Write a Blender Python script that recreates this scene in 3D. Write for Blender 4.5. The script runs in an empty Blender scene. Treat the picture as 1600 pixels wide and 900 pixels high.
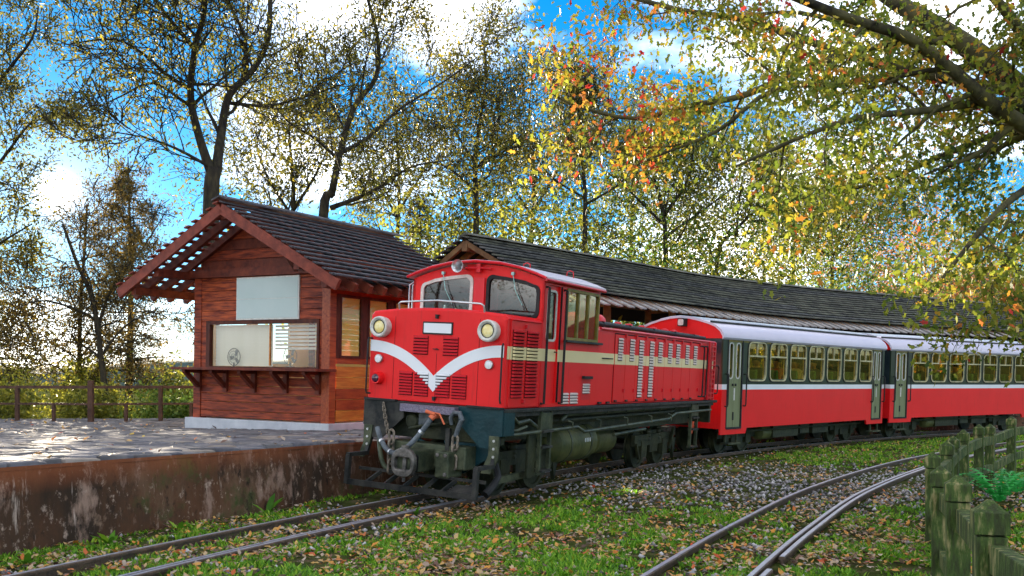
import bpy, bmesh, math, random
import numpy as np
from mathutils import Vector, Matrix, noise
R = math.radians
random.seed(7)
SC = bpy.context.scene
COL = SC.collection

# ------------------------------------------------------------------ camera
CAMH, FPX, HOR = 1.48, 1570.0, 602.0
cam = bpy.data.cameras.new('camera')
cam.sensor_width = 36.0
cam.lens = 36.0 * FPX / 1600.0
cam.shift_y = (HOR - 450.0) / 1600.0
cam.clip_end = 6000.0
camo = bpy.data.objects.new('camera', cam)
COL.objects.link(camo)
camo.location = (0, 0, CAMH)
camo.rotation_euler = (R(90), 0, 0)
SC.camera = camo

# ------------------------------------------------------------------ sky, sun, exposure
SUN_AZ, SUN_EL = -24.4, 9.8            # degrees: azimuth from +Y towards +X
EXPOSURE = 3.65
sd = Vector((math.sin(R(SUN_AZ)) * math.cos(R(SUN_EL)), math.cos(R(SUN_AZ)) * math.cos(R(SUN_EL)), math.sin(R(SUN_EL))))
world = bpy.data.worlds.new('World')
SC.world = world
world.use_nodes = True
nt = world.node_tree
nt.nodes.clear()
N = nt.nodes.new
L = nt.links.new
out = N('ShaderNodeOutputWorld')
bg = N('ShaderNodeBackground')
sky = N('ShaderNodeTexSky')
sky.sky_type = 'NISHITA'
sky.sun_disc = False
sky.sun_elevation = R(SUN_EL)
sky.sun_rotation = R(SUN_AZ)
sky.air_density = 1.0
sky.dust_density = 0.15
sky.altitude = 2400.0
sky.ozone_density = 3.0
hsv = N('ShaderNodeHueSaturation')
hsv.inputs['Saturation'].default_value = 1.3
hsv.inputs['Value'].default_value = 0.185
hsv.inputs['Hue'].default_value = 0.495
L(sky.outputs[0], hsv.inputs['Color'])
tc = N('ShaderNodeTexCoord')
mp = N('ShaderNodeMapping')
mp.inputs['Scale'].default_value = (1.0, 1.0, 2.2)
mp.inputs['Location'].default_value = (3.3, 7.7, 2.4)
L(tc.outputs['Generated'], mp.inputs['Vector'])
cn = N('ShaderNodeTexNoise')
cn.inputs['Scale'].default_value = 3.2
cn.inputs['Detail'].default_value = 7.0
cn.inputs['Roughness'].default_value = 0.5
L(mp.outputs[0], cn.inputs['Vector'])
cr = N('ShaderNodeValToRGB')
cr.color_ramp.elements[0].position = 0.475
cr.color_ramp.elements[0].color = (0, 0, 0, 1)
cr.color_ramp.elements[1].position = 0.86
cr.color_ramp.elements[1].color = (1, 1, 1, 1)
L(cn.outputs['Fac'], cr.inputs['Fac'])
cmix = N('ShaderNodeMix')
cmix.data_type = 'RGBA'
cmix.inputs[7].default_value = (7.0, 6.7, 6.4, 1)
L(cr.outputs['Color'], cmix.inputs[0])
L(hsv.outputs['Color'], cmix.inputs[6])
# the sun's own disc and its aureole, round the lamp's direction
geo = N('ShaderNodeVectorMath'); geo.operation = 'NORMALIZE'
L(tc.outputs['Generated'], geo.inputs[0])
dot = N('ShaderNodeVectorMath'); dot.operation = 'DOT_PRODUCT'
dot.inputs[1].default_value = sd
L(geo.outputs[0], dot.inputs[0])
mr = N('ShaderNodeMapRange')
mr.inputs['From Min'].default_value = math.cos(R(3.6))
mr.inputs['From Max'].default_value = math.cos(R(0.3))
L(dot.outputs['Value'], mr.inputs['Value'])
pw = N('ShaderNodeMath'); pw.operation = 'POWER'; pw.inputs[1].default_value = 24.0
L(mr.outputs[0], pw.inputs[0])
sm = N('ShaderNodeMix'); sm.data_type = 'RGBA'; sm.blend_type = 'ADD'; sm.clamp_result = False
sm.inputs[0].default_value = 1.0
sc_ = N('ShaderNodeVectorMath'); sc_.operation = 'SCALE'
sc_.inputs[0].default_value = (4.2, 3.8, 2.9)
L(pw.outputs[0], sc_.inputs['Scale'])
L(cmix.outputs[2], sm.inputs[6])
L(sc_.outputs[0], sm.inputs[7])
bg.inputs['Strength'].default_value = 0.11
mr2 = N('ShaderNodeMapRange')
mr2.inputs['From Min'].default_value = math.cos(R(9.5))
mr2.inputs['From Max'].default_value = 1.0
L(dot.outputs['Value'], mr2.inputs['Value'])
pw2 = N('ShaderNodeMath'); pw2.operation = 'POWER'; pw2.inputs[1].default_value = 7.0
L(mr2.outputs[0], pw2.inputs[0])
sc2 = N('ShaderNodeVectorMath'); sc2.operation = 'SCALE'
sc2.inputs[0].default_value = (0.5, 0.38, 0.22)
L(pw2.outputs[0], sc2.inputs['Scale'])
sm2 = N('ShaderNodeMix'); sm2.data_type = 'RGBA'; sm2.blend_type = 'ADD'; sm2.clamp_result = False
sm2.inputs[0].default_value = 1.0
L(sm.outputs[2], sm2.inputs[6])
L(sc2.outputs[0], sm2.inputs[7])
L(sm2.outputs[2], bg.inputs['Color'])
L(bg.outputs[0], out.inputs['Surface'])

sun = bpy.data.lights.new('sun', 'SUN')
sun.energy = 2.4
sun.angle = R(0.6)
sun.color = (1.0, 0.86, 0.66)
suno = bpy.data.objects.new('sun', sun)
COL.objects.link(suno)
suno.rotation_euler = sd.to_track_quat('Z', 'Y').to_euler()
suno.location = sd * 60

SC.render.engine = 'CYCLES'
vs = SC.view_settings
vs.view_transform = 'Standard'
vs.look = 'None'
vs.gamma = 1.0
vs.use_curve_mapping = False
vs.exposure = EXPOSURE
SC.cycles.max_bounces = 5
SC.cycles.diffuse_bounces = 2
SC.cycles.glossy_bounces = 3
SC.cycles.transmission_bounces = 3
SC.cycles.transparent_max_bounces = 8
SC.cycles.caustics_reflective = False
SC.cycles.caustics_refractive = False

def PX(px, py, Y):
    """the point at distance Y in front of the camera that the photo shows at pixel (px, py)"""
    return Vector(((px - 800.0) / FPX * Y, Y, CAMH + (HOR - py) / FPX * Y))

# ------------------------------------------------------------------ materials
MATS = {}
def mat(name, col, rough=0.6, metal=0.0, col2=None, nscale=6.0, bump=0.0, bscale=None, coat=0.0, spec=0.22, stretch=None, lo=0.35, hi=0.68, detail=6.0, col3=None):
    m = bpy.data.materials.new(name)
    m.use_nodes = True
    t = m.node_tree
    b = t.nodes['Principled BSDF']
    b.inputs['Roughness'].default_value = rough
    b.inputs['Metallic'].default_value = metal
    b.inputs['Specular IOR Level'].default_value = spec
    b.inputs['Coat Weight'].default_value = coat
    b.inputs['Coat Roughness'].default_value = 0.15
    b.inputs['Base Color'].default_value = (*col, 1)
    c = t.nodes.new('ShaderNodeTexCoord')
    p = t.nodes.new('ShaderNodeMapping')
    if stretch: p.inputs['Scale'].default_value = stretch
    t.links.new(c.outputs['Object'], p.inputs['Vector'])
    if col2:
        n = t.nodes.new('ShaderNodeTexNoise')
        n.inputs['Scale'].default_value = nscale
        n.inputs['Detail'].default_value = detail
        n.inputs['Roughness'].default_value = 0.62
        t.links.new(p.outputs[0], n.inputs['Vector'])
        r = t.nodes.new('ShaderNodeValToRGB')
        r.color_ramp.elements[0].position = lo
        r.color_ramp.elements[0].color = (*col, 1)
        r.color_ramp.elements[1].position = hi
        r.color_ramp.elements[1].color = (*col2, 1)
        if col3:
            e = r.color_ramp.elements.new((lo + hi) / 2)
            e.color = (*col3, 1)
        t.links.new(n.outputs['Fac'], r.inputs['Fac'])
        t.links.new(r.outputs['Color'], b.inputs['Base Color'])
    if bump:
        n2 = t.nodes.new('ShaderNodeTexNoise')
        n2.inputs['Scale'].default_value = bscale or nscale * 4
        n2.inputs['Detail'].default_value = 5
        t.links.new(p.outputs[0], n2.inputs['Vector'])
        bp = t.nodes.new('ShaderNodeBump')
        bp.inputs['Strength'].default_value = bump
        bp.inputs['Distance'].default_value = 0.02
        t.links.new(n2.outputs['Fac'], bp.inputs['Height'])
        t.links.new(bp.outputs[0], b.inputs['Normal'])
    MATS[name] = m
    return m

def leafmat(name, stops, trans=0.45, rough=0.5):
    """leaves: colour by a random number stored per leaf, part of the light passes through"""
    m = bpy.data.materials.new(name)
    m.use_nodes = True
    t = m.node_tree
    t.nodes.clear()
    o = t.nodes.new('ShaderNodeOutputMaterial')
    a = t.nodes.new('ShaderNodeAttribute')
    a.attribute_name = 'leaf_random'
    r = t.nodes.new('ShaderNodeValToRGB')
    el = r.color_ramp.elements
    el[0].position = stops[0][0]; el[0].color = (*stops[0][1], 1)
    el[1].position = stops[-1][0]; el[1].color = (*stops[-1][1], 1)
    for p, c in stops[1:-1]:
        e = el.new(p); e.color = (*c, 1)
    t.links.new(a.outputs['Fac'], r.inputs['Fac'])
    d = t.nodes.new('ShaderNodeBsdfPrincipled')
    d.inputs['Roughness'].default_value = rough
    d.inputs['Specular IOR Level'].default_value = 0.3
    tr = t.nodes.new('ShaderNodeBsdfTranslucent')
    t.links.new(r.outputs['Color'], d.inputs['Base Color'])
    t.links.new(r.outputs['Color'], tr.inputs['Color'])
    mx = t.nodes.new('ShaderNodeMixShader')
    mx.inputs[0].default_value = trans
    t.links.new(d.outputs[0], mx.inputs[1])
    t.links.new(tr.outputs[0], mx.inputs[2])
    t.links.new(mx.outputs[0], o.inputs['Surface'])
    MATS[name] = m
    return m

def glassmat(name, tint=(0.85, 0.9, 0.85), base=0.1, rough=0.02):
    m = bpy.data.materials.new(name)
    m.use_nodes = True
    t = m.node_tree
    t.nodes.clear()
    o = t.nodes.new('ShaderNodeOutputMaterial')
    tr = t.nodes.new('ShaderNodeBsdfTransparent')
    tr.inputs['Color'].default_value = (*tint, 1)
    g = t.nodes.new('ShaderNodeBsdfGlossy')
    g.inputs['Roughness'].default_value = rough
    f = t.nodes.new('ShaderNodeLayerWeight')
    pw_ = t.nodes.new('ShaderNodeMath'); pw_.operation = 'POWER'; pw_.inputs[1].default_value = 4.0
    t.links.new(f.outputs['Facing'], pw_.inputs[0])
    ad = t.nodes.new('ShaderNodeMath'); ad.operation = 'ADD'; ad.use_clamp = True
    ad.inputs[1].default_value = base
    t.links.new(pw_.outputs[0], ad.inputs[0])
    mx = t.nodes.new('ShaderNodeMixShader')
    t.links.new(ad.outputs[0], mx.inputs[0])
    t.links.new(tr.outputs[0], mx.inputs[1])
    t.links.new(g.outputs[0], mx.inputs[2])
    t.links.new(mx.outputs[0], o.inputs['Surface'])
    MATS[name] = m
    return m

def wearmat(name, base, dirt, rough=0.35, coat=0.25, amount=0.62, spec=0.2):
    """painted steel with a faint fade and streaks of dirt that run down it"""
    m = mat(name, base, rough, 0, None, coat=coat*0.25, bump=0.04, bscale=3.0, spec=spec)
    t = m.node_tree
    b = t.nodes['Principled BSDF']
    c = t.nodes.new('ShaderNodeTexCoord')
    p = t.nodes.new('ShaderNodeMapping'); p.inputs['Scale'].default_value = (9, 9, 0.8)
    t.links.new(c.outputs['Object'], p.inputs['Vector'])
    n = t.nodes.new('ShaderNodeTexNoise'); n.inputs['Scale'].default_value = 1.6; n.inputs['Detail'].default_value = 8; n.inputs['Roughness'].default_value = 0.7
    t.links.new(p.outputs[0], n.inputs['Vector'])
    r = t.nodes.new('ShaderNodeValToRGB')
    r.color_ramp.elements[0].position = amount; r.color_ramp.elements[0].color = (0, 0, 0, 1)
    r.color_ramp.elements[1].position = amount + 0.2; r.color_ramp.elements[1].color = (0.55, 0.55, 0.55, 1)
    t.links.new(n.outputs['Fac'], r.inputs['Fac'])
    n2 = t.nodes.new('ShaderNodeTexNoise'); n2.inputs['Scale'].default_value = 1.3; n2.inputs['Detail'].default_value = 4
    t.links.new(c.outputs['Object'], n2.inputs['Vector'])
    mxa = t.nodes.new('ShaderNodeMix'); mxa.data_type = 'RGBA'
    mxa.inputs[6].default_value = (*[v * 0.88 for v in base], 1)
    mxa.inputs[7].default_value = (*[min(1, v * 1.08 + 0.004) for v in base], 1)
    t.links.new(n2.outputs['Fac'], mxa.inputs[0])
    mx = t.nodes.new('ShaderNodeMix'); mx.data_type = 'RGBA'
    t.links.new(r.outputs['Color'], mx.inputs[0])
    t.links.new(mxa.outputs[2], mx.inputs[6])
    mx.inputs[7].default_value = (*dirt, 1)
    t.links.new(mx.outputs[2], b.inputs['Base Color'])
    return m

wearmat('red_paint', (0.78, 0.012, 0.014), (0.3, 0.02, 0.014), 0.4, 0.2, 0.57)
wearmat('red_louvre', (0.62, 0.02, 0.03), (0.2, 0.02, 0.02), 0.3, 0.3)
wearmat('white_paint', (0.78, 0.78, 0.8), (0.45, 0.4, 0.35), 0.4, 0.1)
wearmat('cream_paint', (0.8, 0.66, 0.36), (0.4, 0.28, 0.1), 0.4, 0.1)
wearmat('glint_louvre', (0.72, 0.62, 0.58), (0.3, 0.1, 0.06), 0.35, 0.1)  # pale colour paints a bright glint onto the slats
wearmat('carriage_green', (0.02, 0.034, 0.018), (0.07, 0.06, 0.02), 0.35, 0.2, 0.55)
wearmat('door_bronze', (0.2, 0.22, 0.11), (0.07, 0.07, 0.03), 0.42, 0.1, 0.52)
wearmat('roof_silver', (0.62, 0.57, 0.66), (0.38, 0.34, 0.4), 0.36, 0.1, 0.6)
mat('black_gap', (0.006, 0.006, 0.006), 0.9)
mat('black_rubber', (0.014, 0.014, 0.015), 0.6, col2=(0.03, 0.03, 0.03), bump=0.2)
mat('frame_steel', (0.012, 0.014, 0.015), 0.5, 0.2, (0.06, 0.056, 0.048), 5.0, 0.35, 30)
mat('under_green', (0.009, 0.013, 0.008), 0.5, 0.1, (0.055, 0.058, 0.028), 3.5, 0.35, 24)
mat('teal_steel', (0.005, 0.026, 0.032), 0.38, 0.1, (0.011, 0.048, 0.058), 2.5, 0.2, 20)
mat('coupler_iron', (0.05, 0.046, 0.042), 0.5, 0.4, (0.2, 0.18, 0.16), 9, 0.5, 40)
mat('rusty_chain', (0.12, 0.1, 0.08), 0.6, 0.4, (0.3, 0.24, 0.18), 20, 0.4, 60)
mat('hose_grey', (0.05, 0.058, 0.066), 0.45, 0, (0.15, 0.165, 0.18), 8, 0.2, 30)
mat('orange_cock', (0.72, 0.17, 0.07), 0.5, 0, (0.5, 0.1, 0.05), 9)
mat('pipe_green', (0.024, 0.032, 0.02), 0.42, 0.2, (0.11, 0.12, 0.07), 6, 0.2, 40)
mat('bright_steel', (0.5, 0.5, 0.5), 0.32, 0.8, (0.62, 0.62, 0.64), 7)
mat('lamp_rim', (0.68, 0.66, 0.62), 0.4, 0.1, (0.5, 0.46, 0.4), 14)
mat('tail_lens', (0.05, 0.008, 0.03), 0.12, coat=0.8)
mat('rail_steel', (0.1, 0.075, 0.06), 0.5, 0.6, (0.2, 0.13, 0.09), 12, 0.4, 60)
mat('rail_head', (0.55, 0.55, 0.62), 0.3, 0.55, (0.4, 0.4, 0.46), 8, spec=0.5)
mat('sleeper_wood', (0.09, 0.07, 0.05), 0.85, 0, (0.18, 0.14, 0.1), 5, 0.6, 30, stretch=(1, 8, 8))
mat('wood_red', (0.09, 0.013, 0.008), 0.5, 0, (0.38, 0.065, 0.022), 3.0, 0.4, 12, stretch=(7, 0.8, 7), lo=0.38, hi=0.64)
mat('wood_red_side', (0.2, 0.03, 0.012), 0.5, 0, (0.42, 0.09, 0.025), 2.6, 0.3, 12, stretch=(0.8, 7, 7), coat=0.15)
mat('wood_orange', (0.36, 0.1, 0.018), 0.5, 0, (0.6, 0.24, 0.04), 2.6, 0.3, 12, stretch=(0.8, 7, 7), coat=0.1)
mat('wood_dark', (0.05, 0.014, 0.01), 0.6, 0, (0.12, 0.032, 0.018), 3.0, 0.3, 12, stretch=(4, 4, 1))
mat('wood_canopy', (0.13, 0.06, 0.028), 0.7, 0, (0.27, 0.14, 0.06), 3.0, 0.3, 12)
mat('rafter_grey', (0.2, 0.18, 0.17), 0.7, 0, (0.42, 0.38, 0.35), 4.0, 0.4, 20)
mat('roof_board', (0.02, 0.019, 0.022), 0.6, 0, (0.13, 0.12, 0.13), 4.0, 0.6, 26, stretch=(0.7, 5, 5))
mat('roof_board_mossy', (0.034, 0.032, 0.029), 0.7, 0, (0.17, 0.165, 0.12), 2.2, 0.6, 20)
mat('plinth_concrete', (0.42, 0.43, 0.46), 0.8, 0, (0.58, 0.58, 0.6), 3, 0.3, 30)
mat('sign_panel', (0.46, 0.55, 0.52), 0.3, 0, (0.5, 0.58, 0.55), 2)
mat('blind_cream', (0.66, 0.62, 0.5), 0.6, 0, (0.72, 0.68, 0.58), 4)
mat('blind_grey', (0.5, 0.46, 0.4), 0.6, 0, (0.62, 0.58, 0.5), 4)
mat('blind_yellow', (0.86, 0.64, 0.1), 0.6, 0, (0.9, 0.76, 0.3), 1.5)
mat('interior_yellow', (0.72, 0.5, 0.2), 0.7, 0, (0.8, 0.6, 0.28), 2)
mat('interior_cream', (0.85, 0.7, 0.36), 0.7)
mat('seat_cloth', (0.05, 0.14, 0.11), 0.9, 0, (0.08, 0.2, 0.16), 20)
mat('fence_wood', (0.04, 0.05, 0.017), 0.75, 0, (0.3, 0.25, 0.11), 5, 0.9, 26, stretch=(4, 4, 0.9), col3=(0.06, 0.1, 0.02), lo=0.4, hi=0.66)
mat('fence_brown', (0.05, 0.024, 0.016), 0.75, 0, (0.11, 0.055, 0.035), 5, 0.5, 22)
mat('bark', (0.018, 0.014, 0.012), 0.9, 0, (0.07, 0.055, 0.03), 5, 1.0, 16, stretch=(2, 2, 0.6), col3=(0.035, 0.03, 0.02))
mat('bark_mossy', (0.02, 0.016, 0.012), 0.9, 0, (0.12, 0.1, 0.025), 4, 1.0, 14, col3=(0.08, 0.07, 0.03))
mat('skin_tone', (0.5, 0.3, 0.2), 0.6)
mat('hair_black', (0.012, 0.01, 0.01), 0.5)
mat('cloth_dark', (0.03, 0.03, 0.04), 0.9)
mat('cloth_brown', (0.3, 0.14, 0.06), 0.9)
mat('cloth_teal', (0.04, 0.3, 0.22), 0.9)
mat('cloth_pale', (0.6, 0.55, 0.48), 0.9)
glassmat('cab_glass', (0.42, 0.44, 0.42), 0.06)
glassmat('side_glass', (0.95, 0.87, 0.5), 0.05)
glassmat('hut_glass', (0.94, 0.94, 0.92), 0.025)
leafmat('leaf_background', [(0, (0.025, 0.03, 0.008)), (0.4, (0.085, 0.085, 0.016)), (0.75, (0.18, 0.16, 0.024)), (1, (0.32, 0.25, 0.03))], 0.5)
leafmat('leaf_olive', [(0, (0.025, 0.038, 0.01)), (0.5, (0.11, 0.13, 0.02)), (1, (0.32, 0.3, 0.036))], 0.5)
leafmat('leaf_green', [(0, (0.03, 0.07, 0.014)), (0.5, (0.09, 0.17, 0.024)), (1, (0.22, 0.27, 0.04))], 0.4)
leafmat('leaf_conifer', [(0, (0.045, 0.04, 0.014)), (0.5, (0.12, 0.085, 0.022)), (1, (0.27, 0.17, 0.03))], 0.4)
leafmat('leaf_maple', [(0, (0.045, 0.085, 0.012)), (0.25, (0.12, 0.17, 0.02)), (0.55, (0.26, 0.28, 0.03)), (0.74, (0.4, 0.3, 0.03)), (0.86, (0.5, 0.2, 0.03)), (0.96, (0.5, 0.13, 0.03)), (1, (0.45, 0.04, 0.03))], 0.5)
leafmat('leaf_orange', [(0, (0.2, 0.08, 0.025)), (0.5, (0.42, 0.14, 0.05)), (1, (0.5, 0.26, 0.1))], 0.4)
leafmat('leaf_litter', [(0, (0.05, 0.025, 0.02)), (0.22, (0.2, 0.1, 0.06)), (0.42, (0.46, 0.36, 0.27)), (0.6, (0.55, 0.33, 0.09)), (0.78, (0.62, 0.25, 0.035)), (0.88, (0.48, 0.06, 0.025)), (1, (0.66, 0.5, 0.08))], 0.2)
leafmat('grass_blade', [(0, (0.05, 0.16, 0.012)), (0.5, (0.16, 0.38, 0.02)), (0.85, (0.38, 0.54, 0.04)), (1, (0.55, 0.56, 0.08))], 0.45)
leafmat('fern_green', [(0, (0.015, 0.26, 0.04)), (1, (0.06, 0.5, 0.09))], 0.35)
leafmat('stone_grey', [(0, (0.06, 0.055, 0.055)), (0.5, (0.24, 0.22, 0.22)), (1, (0.55, 0.52, 0.52))], 0.0, 0.8)

# ------------------------------------------------------------------ mesh builder
def ident(a, b, c): return (a, b, c)
class MB:
    def __init__(s): s.v = []; s.f = []
    def quad_strip(s): pass
    def box(s, c, size, rot=None, M=ident):
        cx, cy, cz = c; hx, hy, hz = size[0] / 2, size[1] / 2, size[2] / 2
        b = len(s.v)
        for dx, dy, dz in ((-1,-1,-1),(1,-1,-1),(1,1,-1),(-1,1,-1),(-1,-1,1),(1,-1,1),(1,1,1),(-1,1,1)):
            p = Vector((dx*hx, dy*hy, dz*hz))
            if rot is not None: p = rot @ p
            s.v.append(tuple(M(cx+p.x, cy+p.y, cz+p.z)))
        for q in ((0,3,2,1),(4,5,6,7),(0,1,5,4),(1,2,6,5),(2,3,7,6),(3,0,4,7)): s.f.append([b+i for i in q])
        return s
    def bar(s, p0, p1, wd, ht, up=(0,0,1)):
        """a square bar from p0 to p1"""
        p0 = Vector(p0); p1 = Vector(p1); d = p1 - p0; ln = d.length; d.normalize()
        u = Vector(up)
        x = d.cross(u)
        if x.length < 1e-4: x = d.cross(Vector((1,0,0)))
        x.normalize(); u = x.cross(d)
        b = len(s.v)
        for q in (p0, p1):
            for a, c in ((-1,-1),(1,-1),(1,1),(-1,1)): s.v.append(tuple(q + x*(a*wd/2) + u*(c*ht/2)))
        for q in ((0,1,2,3),(7,6,5,4),(0,4,5,1),(1,5,6,2),(2,6,7,3),(3,7,4,0)): s.f.append([b+i for i in q])
        return s
    def plate(s, poly, c0, c1, M=ident):
        b = len(s.v); n = len(poly)
        for c in (c0, c1):
            for p in poly: s.v.append(tuple(M(p[0], p[1], c)))
        s.f.append([b+i for i in range(n)][::-1]); s.f.append([b+n+i for i in range(n)])
        for i in range(n): j = (i+1) % n; s.f.append([b+i, b+j, b+n+j, b+n+i])
        return s
    def ring(s, po, pi, c0, c1, M=ident):
        b = len(s.v); n = len(po)
        for c in (c0, c1):
            for P in (po, pi):
                for p in P: s.v.append(tuple(M(p[0], p[1], c)))
        for i in range(n):
            j = (i+1) % n
            o0, i0, o1, i1 = b, b+n, b+2*n, b+3*n
            s.f += [[o0+i, i0+i, i0+j, o0+j], [o1+i, o1+j, i1+j, i1+i], [o0+i, o0+j, o1+j, o1+i], [i0+i, i1+i, i1+j, i0+j]]
        return s
    def tube(s, path, r, n=8, caps=True, closed=False):
        P = [Vector(p) for p in path]; m = len(P); b = len(s.v)
        rs = r if isinstance(r, (list, tuple)) else [r]*m
        pu = None
        for i, p in enumerate(P):
            if closed: d = P[(i+1) % m] - P[i-1]
            else: d = P[min(i+1, m-1)] - P[max(i-1, 0)]
            d.normalize()
            if pu is None:
                u = Vector((0,0,1)) if abs(d.z) < 0.9 else Vector((1,0,0))
            else: u = pu
            x = d.cross(u)
            if x.length < 1e-5: x = d.cross(Vector((0.3,1,0.1)))
            x.normalize(); u = x.cross(d); u.normalize(); pu = u
            for k in range(n):
                a = 2*math.pi*k/n
                s.v.append(tuple(p + x*(math.cos(a)*rs[i]) + u*(math.sin(a)*rs[i])))
        for i in range(m if closed else m-1):
            for k in range(n):
                k2 = (k+1) % n; i2 = (i+1) % m
                s.f.append([b+i*n+k, b+i*n+k2, b+i2*n+k2, b+i2*n+k])
        if caps and not closed:
            s.f.append([b+k for k in range(n)][::-1]); s.f.append([b+(m-1)*n+k for k in range(n)])
        return s
    def lathe(s, p, axis, prof, n=20):
        """prof: list of (distance along axis, radius)"""
        a = Vector(axis).normalized(); p = Vector(p)
        u = a.orthogonal().normalized(); w = a.cross(u); b = len(s.v); m = len(prof)
        for t, r in prof:
            for k in range(n):
                g = 2*math.pi*k/n
                s.v.append(tuple(p + a*t + u*(math.cos(g)*r) + w*(math.sin(g)*r)))
        for i in range(m-1):
            for k in range(n):
                k2 = (k+1) % n
                s.f.append([b+i*n+k, b+i*n+k2, b+(i+1)*n+k2, b+(i+1)*n+k])
        s.f.append([b+k for k in range(n)][::-1]); s.f.append([b+(m-1)*n+k for k in range(n)])
        return s
    def loft(s, sections, closed=True, caps=True):
        b = len(s.v); n = len(sections[0]); m = len(sections)
        for q in sections:
            for p in q: s.v.append(tuple(p))
        for i in range(m-1):
            for k in range(n if closed else n-1):
                k2 = (k+1) % n
                s.f.append([b+i*n+k, b+i*n+k2, b+(i+1)*n+k2, b+(i+1)*n+k])
        if caps and closed:
            s.f.append([b+k for k in range(n)][::-1]); s.f.append([b+(m-1)*n+k for k in range(n)])
        return s
    def mesh(s, name, m, smooth=False):
        me = bpy.data.meshes.new(name)
        me.from_pydata(s.v, [], s.f)
        bm = bmesh.new(); bm.from_mesh(me)
        bmesh.ops.recalc_face_normals(bm, faces=bm.faces)
        bm.to_mesh(me); bm.free()
        if m: me.materials.append(MATS[m] if isinstance(m, str) else m)
        if smooth:
            me.polygons.foreach_set('use_smooth', [True]*len(me.polygons))
            me.set_sharp_from_angle(angle=R(35))
        return me
    def build(s, name, m, parent=None, smooth=False, bevel=0.0, seg=2):
        me = s.mesh(name, m, smooth)
        return place(name, me, parent, bevel=bevel, seg=seg)

def place(name, me, parent=None, loc=None, rot=None, bevel=0.0, seg=2, scale=None):
    o = bpy.data.objects.new(name, me)
    COL.objects.link(o)
    if parent: o.parent = parent
    if loc is not None: o.location = loc
    if rot is not None: o.rotation_euler = rot
    if scale is not None: o.scale = scale
    if bevel:
        md = o.modifiers.new('bevel', 'BEVEL'); md.width = bevel; md.segments = seg; md.limit_method = 'ANGLE'; md.angle_limit = R(40)
    return o
def tag(o, label=None, cat=None, group=None, kind=None):
    if label: o['label'] = label
    if cat: o['category'] = cat
    if group: o['group'] = group
    if kind: o['kind'] = kind
    return o
def empty(name, loc, rot=(0,0,0)):
    o = bpy.data.objects.new(name, None)
    o.empty_display_size = 0.2
    COL.objects.link(o)
    o.location = loc; o.rotation_euler = rot
    return o
def rrect(cx, cy, w, h, r, n=4):
    pts = []
    for sx, sy, a0 in ((1,1,0),(-1,1,90),(-1,-1,180),(1,-1,270)):
        for k in range(n+1):
            a = R(a0 + 90*k/n)
            pts.append((cx + sx*(w/2-r) + r*math.cos(a), cy + sy*(h/2-r) + r*math.sin(a)))
    return pts
def circ(cx, cy, r, n=20): return [(cx+r*math.cos(2*math.pi*k/n), cy+r*math.sin(2*math.pi*k/n)) for k in range(n)]
def copy_tree(o, parent=None):
    c = o.copy(); COL.objects.link(c)
    if parent: c.parent = parent
    for ch in list(KIDS.get(o.name, [])) or [x for x in o.children]: copy_tree(ch, c)
    return c
KIDS = {}
def np_mesh(name, V, loops, starts, totals, m, var=None):
    """a big mesh straight from numpy arrays; var: one random number per vertex"""
    me = bpy.data.meshes.new(name)
    me.vertices.add(len(V)); me.vertices.foreach_set('co', np.ascontiguousarray(V, dtype=np.float32).ravel())
    me.loops.add(len(loops)); me.loops.foreach_set('vertex_index', np.ascontiguousarray(loops, dtype=np.int32))
    me.polygons.add(len(starts)); me.polygons.foreach_set('loop_start', np.ascontiguousarray(starts, dtype=np.int32))
    if var is not None:
        at = me.attributes.new('leaf_random', 'FLOAT', 'POINT')
        at.data.foreach_set('value', np.ascontiguousarray(var, dtype=np.float32))
    me.update(calc_edges=True)
    me.materials.append(MATS[m] if isinstance(m, str) else m)
    return me
def blades(name, P, U, W, shape, m, var):
    """many flat leaves. P: base points, U: length vectors, W: width vectors; shape: outline as (along, across, lift)"""
    n = len(P); k = len(shape)
    Nn = np.cross(U, W); ln = np.linalg.norm(Nn, axis=1, keepdims=True) + 1e-9
    Nn = Nn / ln * np.linalg.norm(U, axis=1, keepdims=True)
    V = np.empty((n, k, 3), np.float32)
    for i, (a, c, l) in enumerate(shape): V[:, i] = P + U*a + W*c + Nn*l
    V = V.reshape(-1, 3)
    loops = np.arange(n*k); starts = np.arange(n)*k
    return np_mesh(name, V, loops, starts, None, m, np.repeat(var, k))
RNG = np.random.default_rng(11)
def unit(n):
    a = RNG.normal(size=(n, 3)); return a / (np.linalg.norm(a, axis=1, keepdims=True) + 1e-9)
LEAF = [(0, 0, 0), (0.45, 0.5, 0.06), (1, 0, -0.05), (0.45, -0.5, 0.06)]
MAPLE = [(0, 0, 0), (0.12, 0.42, 0.05), (0.34, 0.28, 0.03), (0.55, 0.55, 0.02), (0.68, 0.2, 0.02), (1.0, 0, -0.08), (0.68, -0.2, 0.02), (0.55, -0.55, 0.02), (0.34, -0.28, 0.03), (0.12, -0.42, 0.05)]

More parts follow.
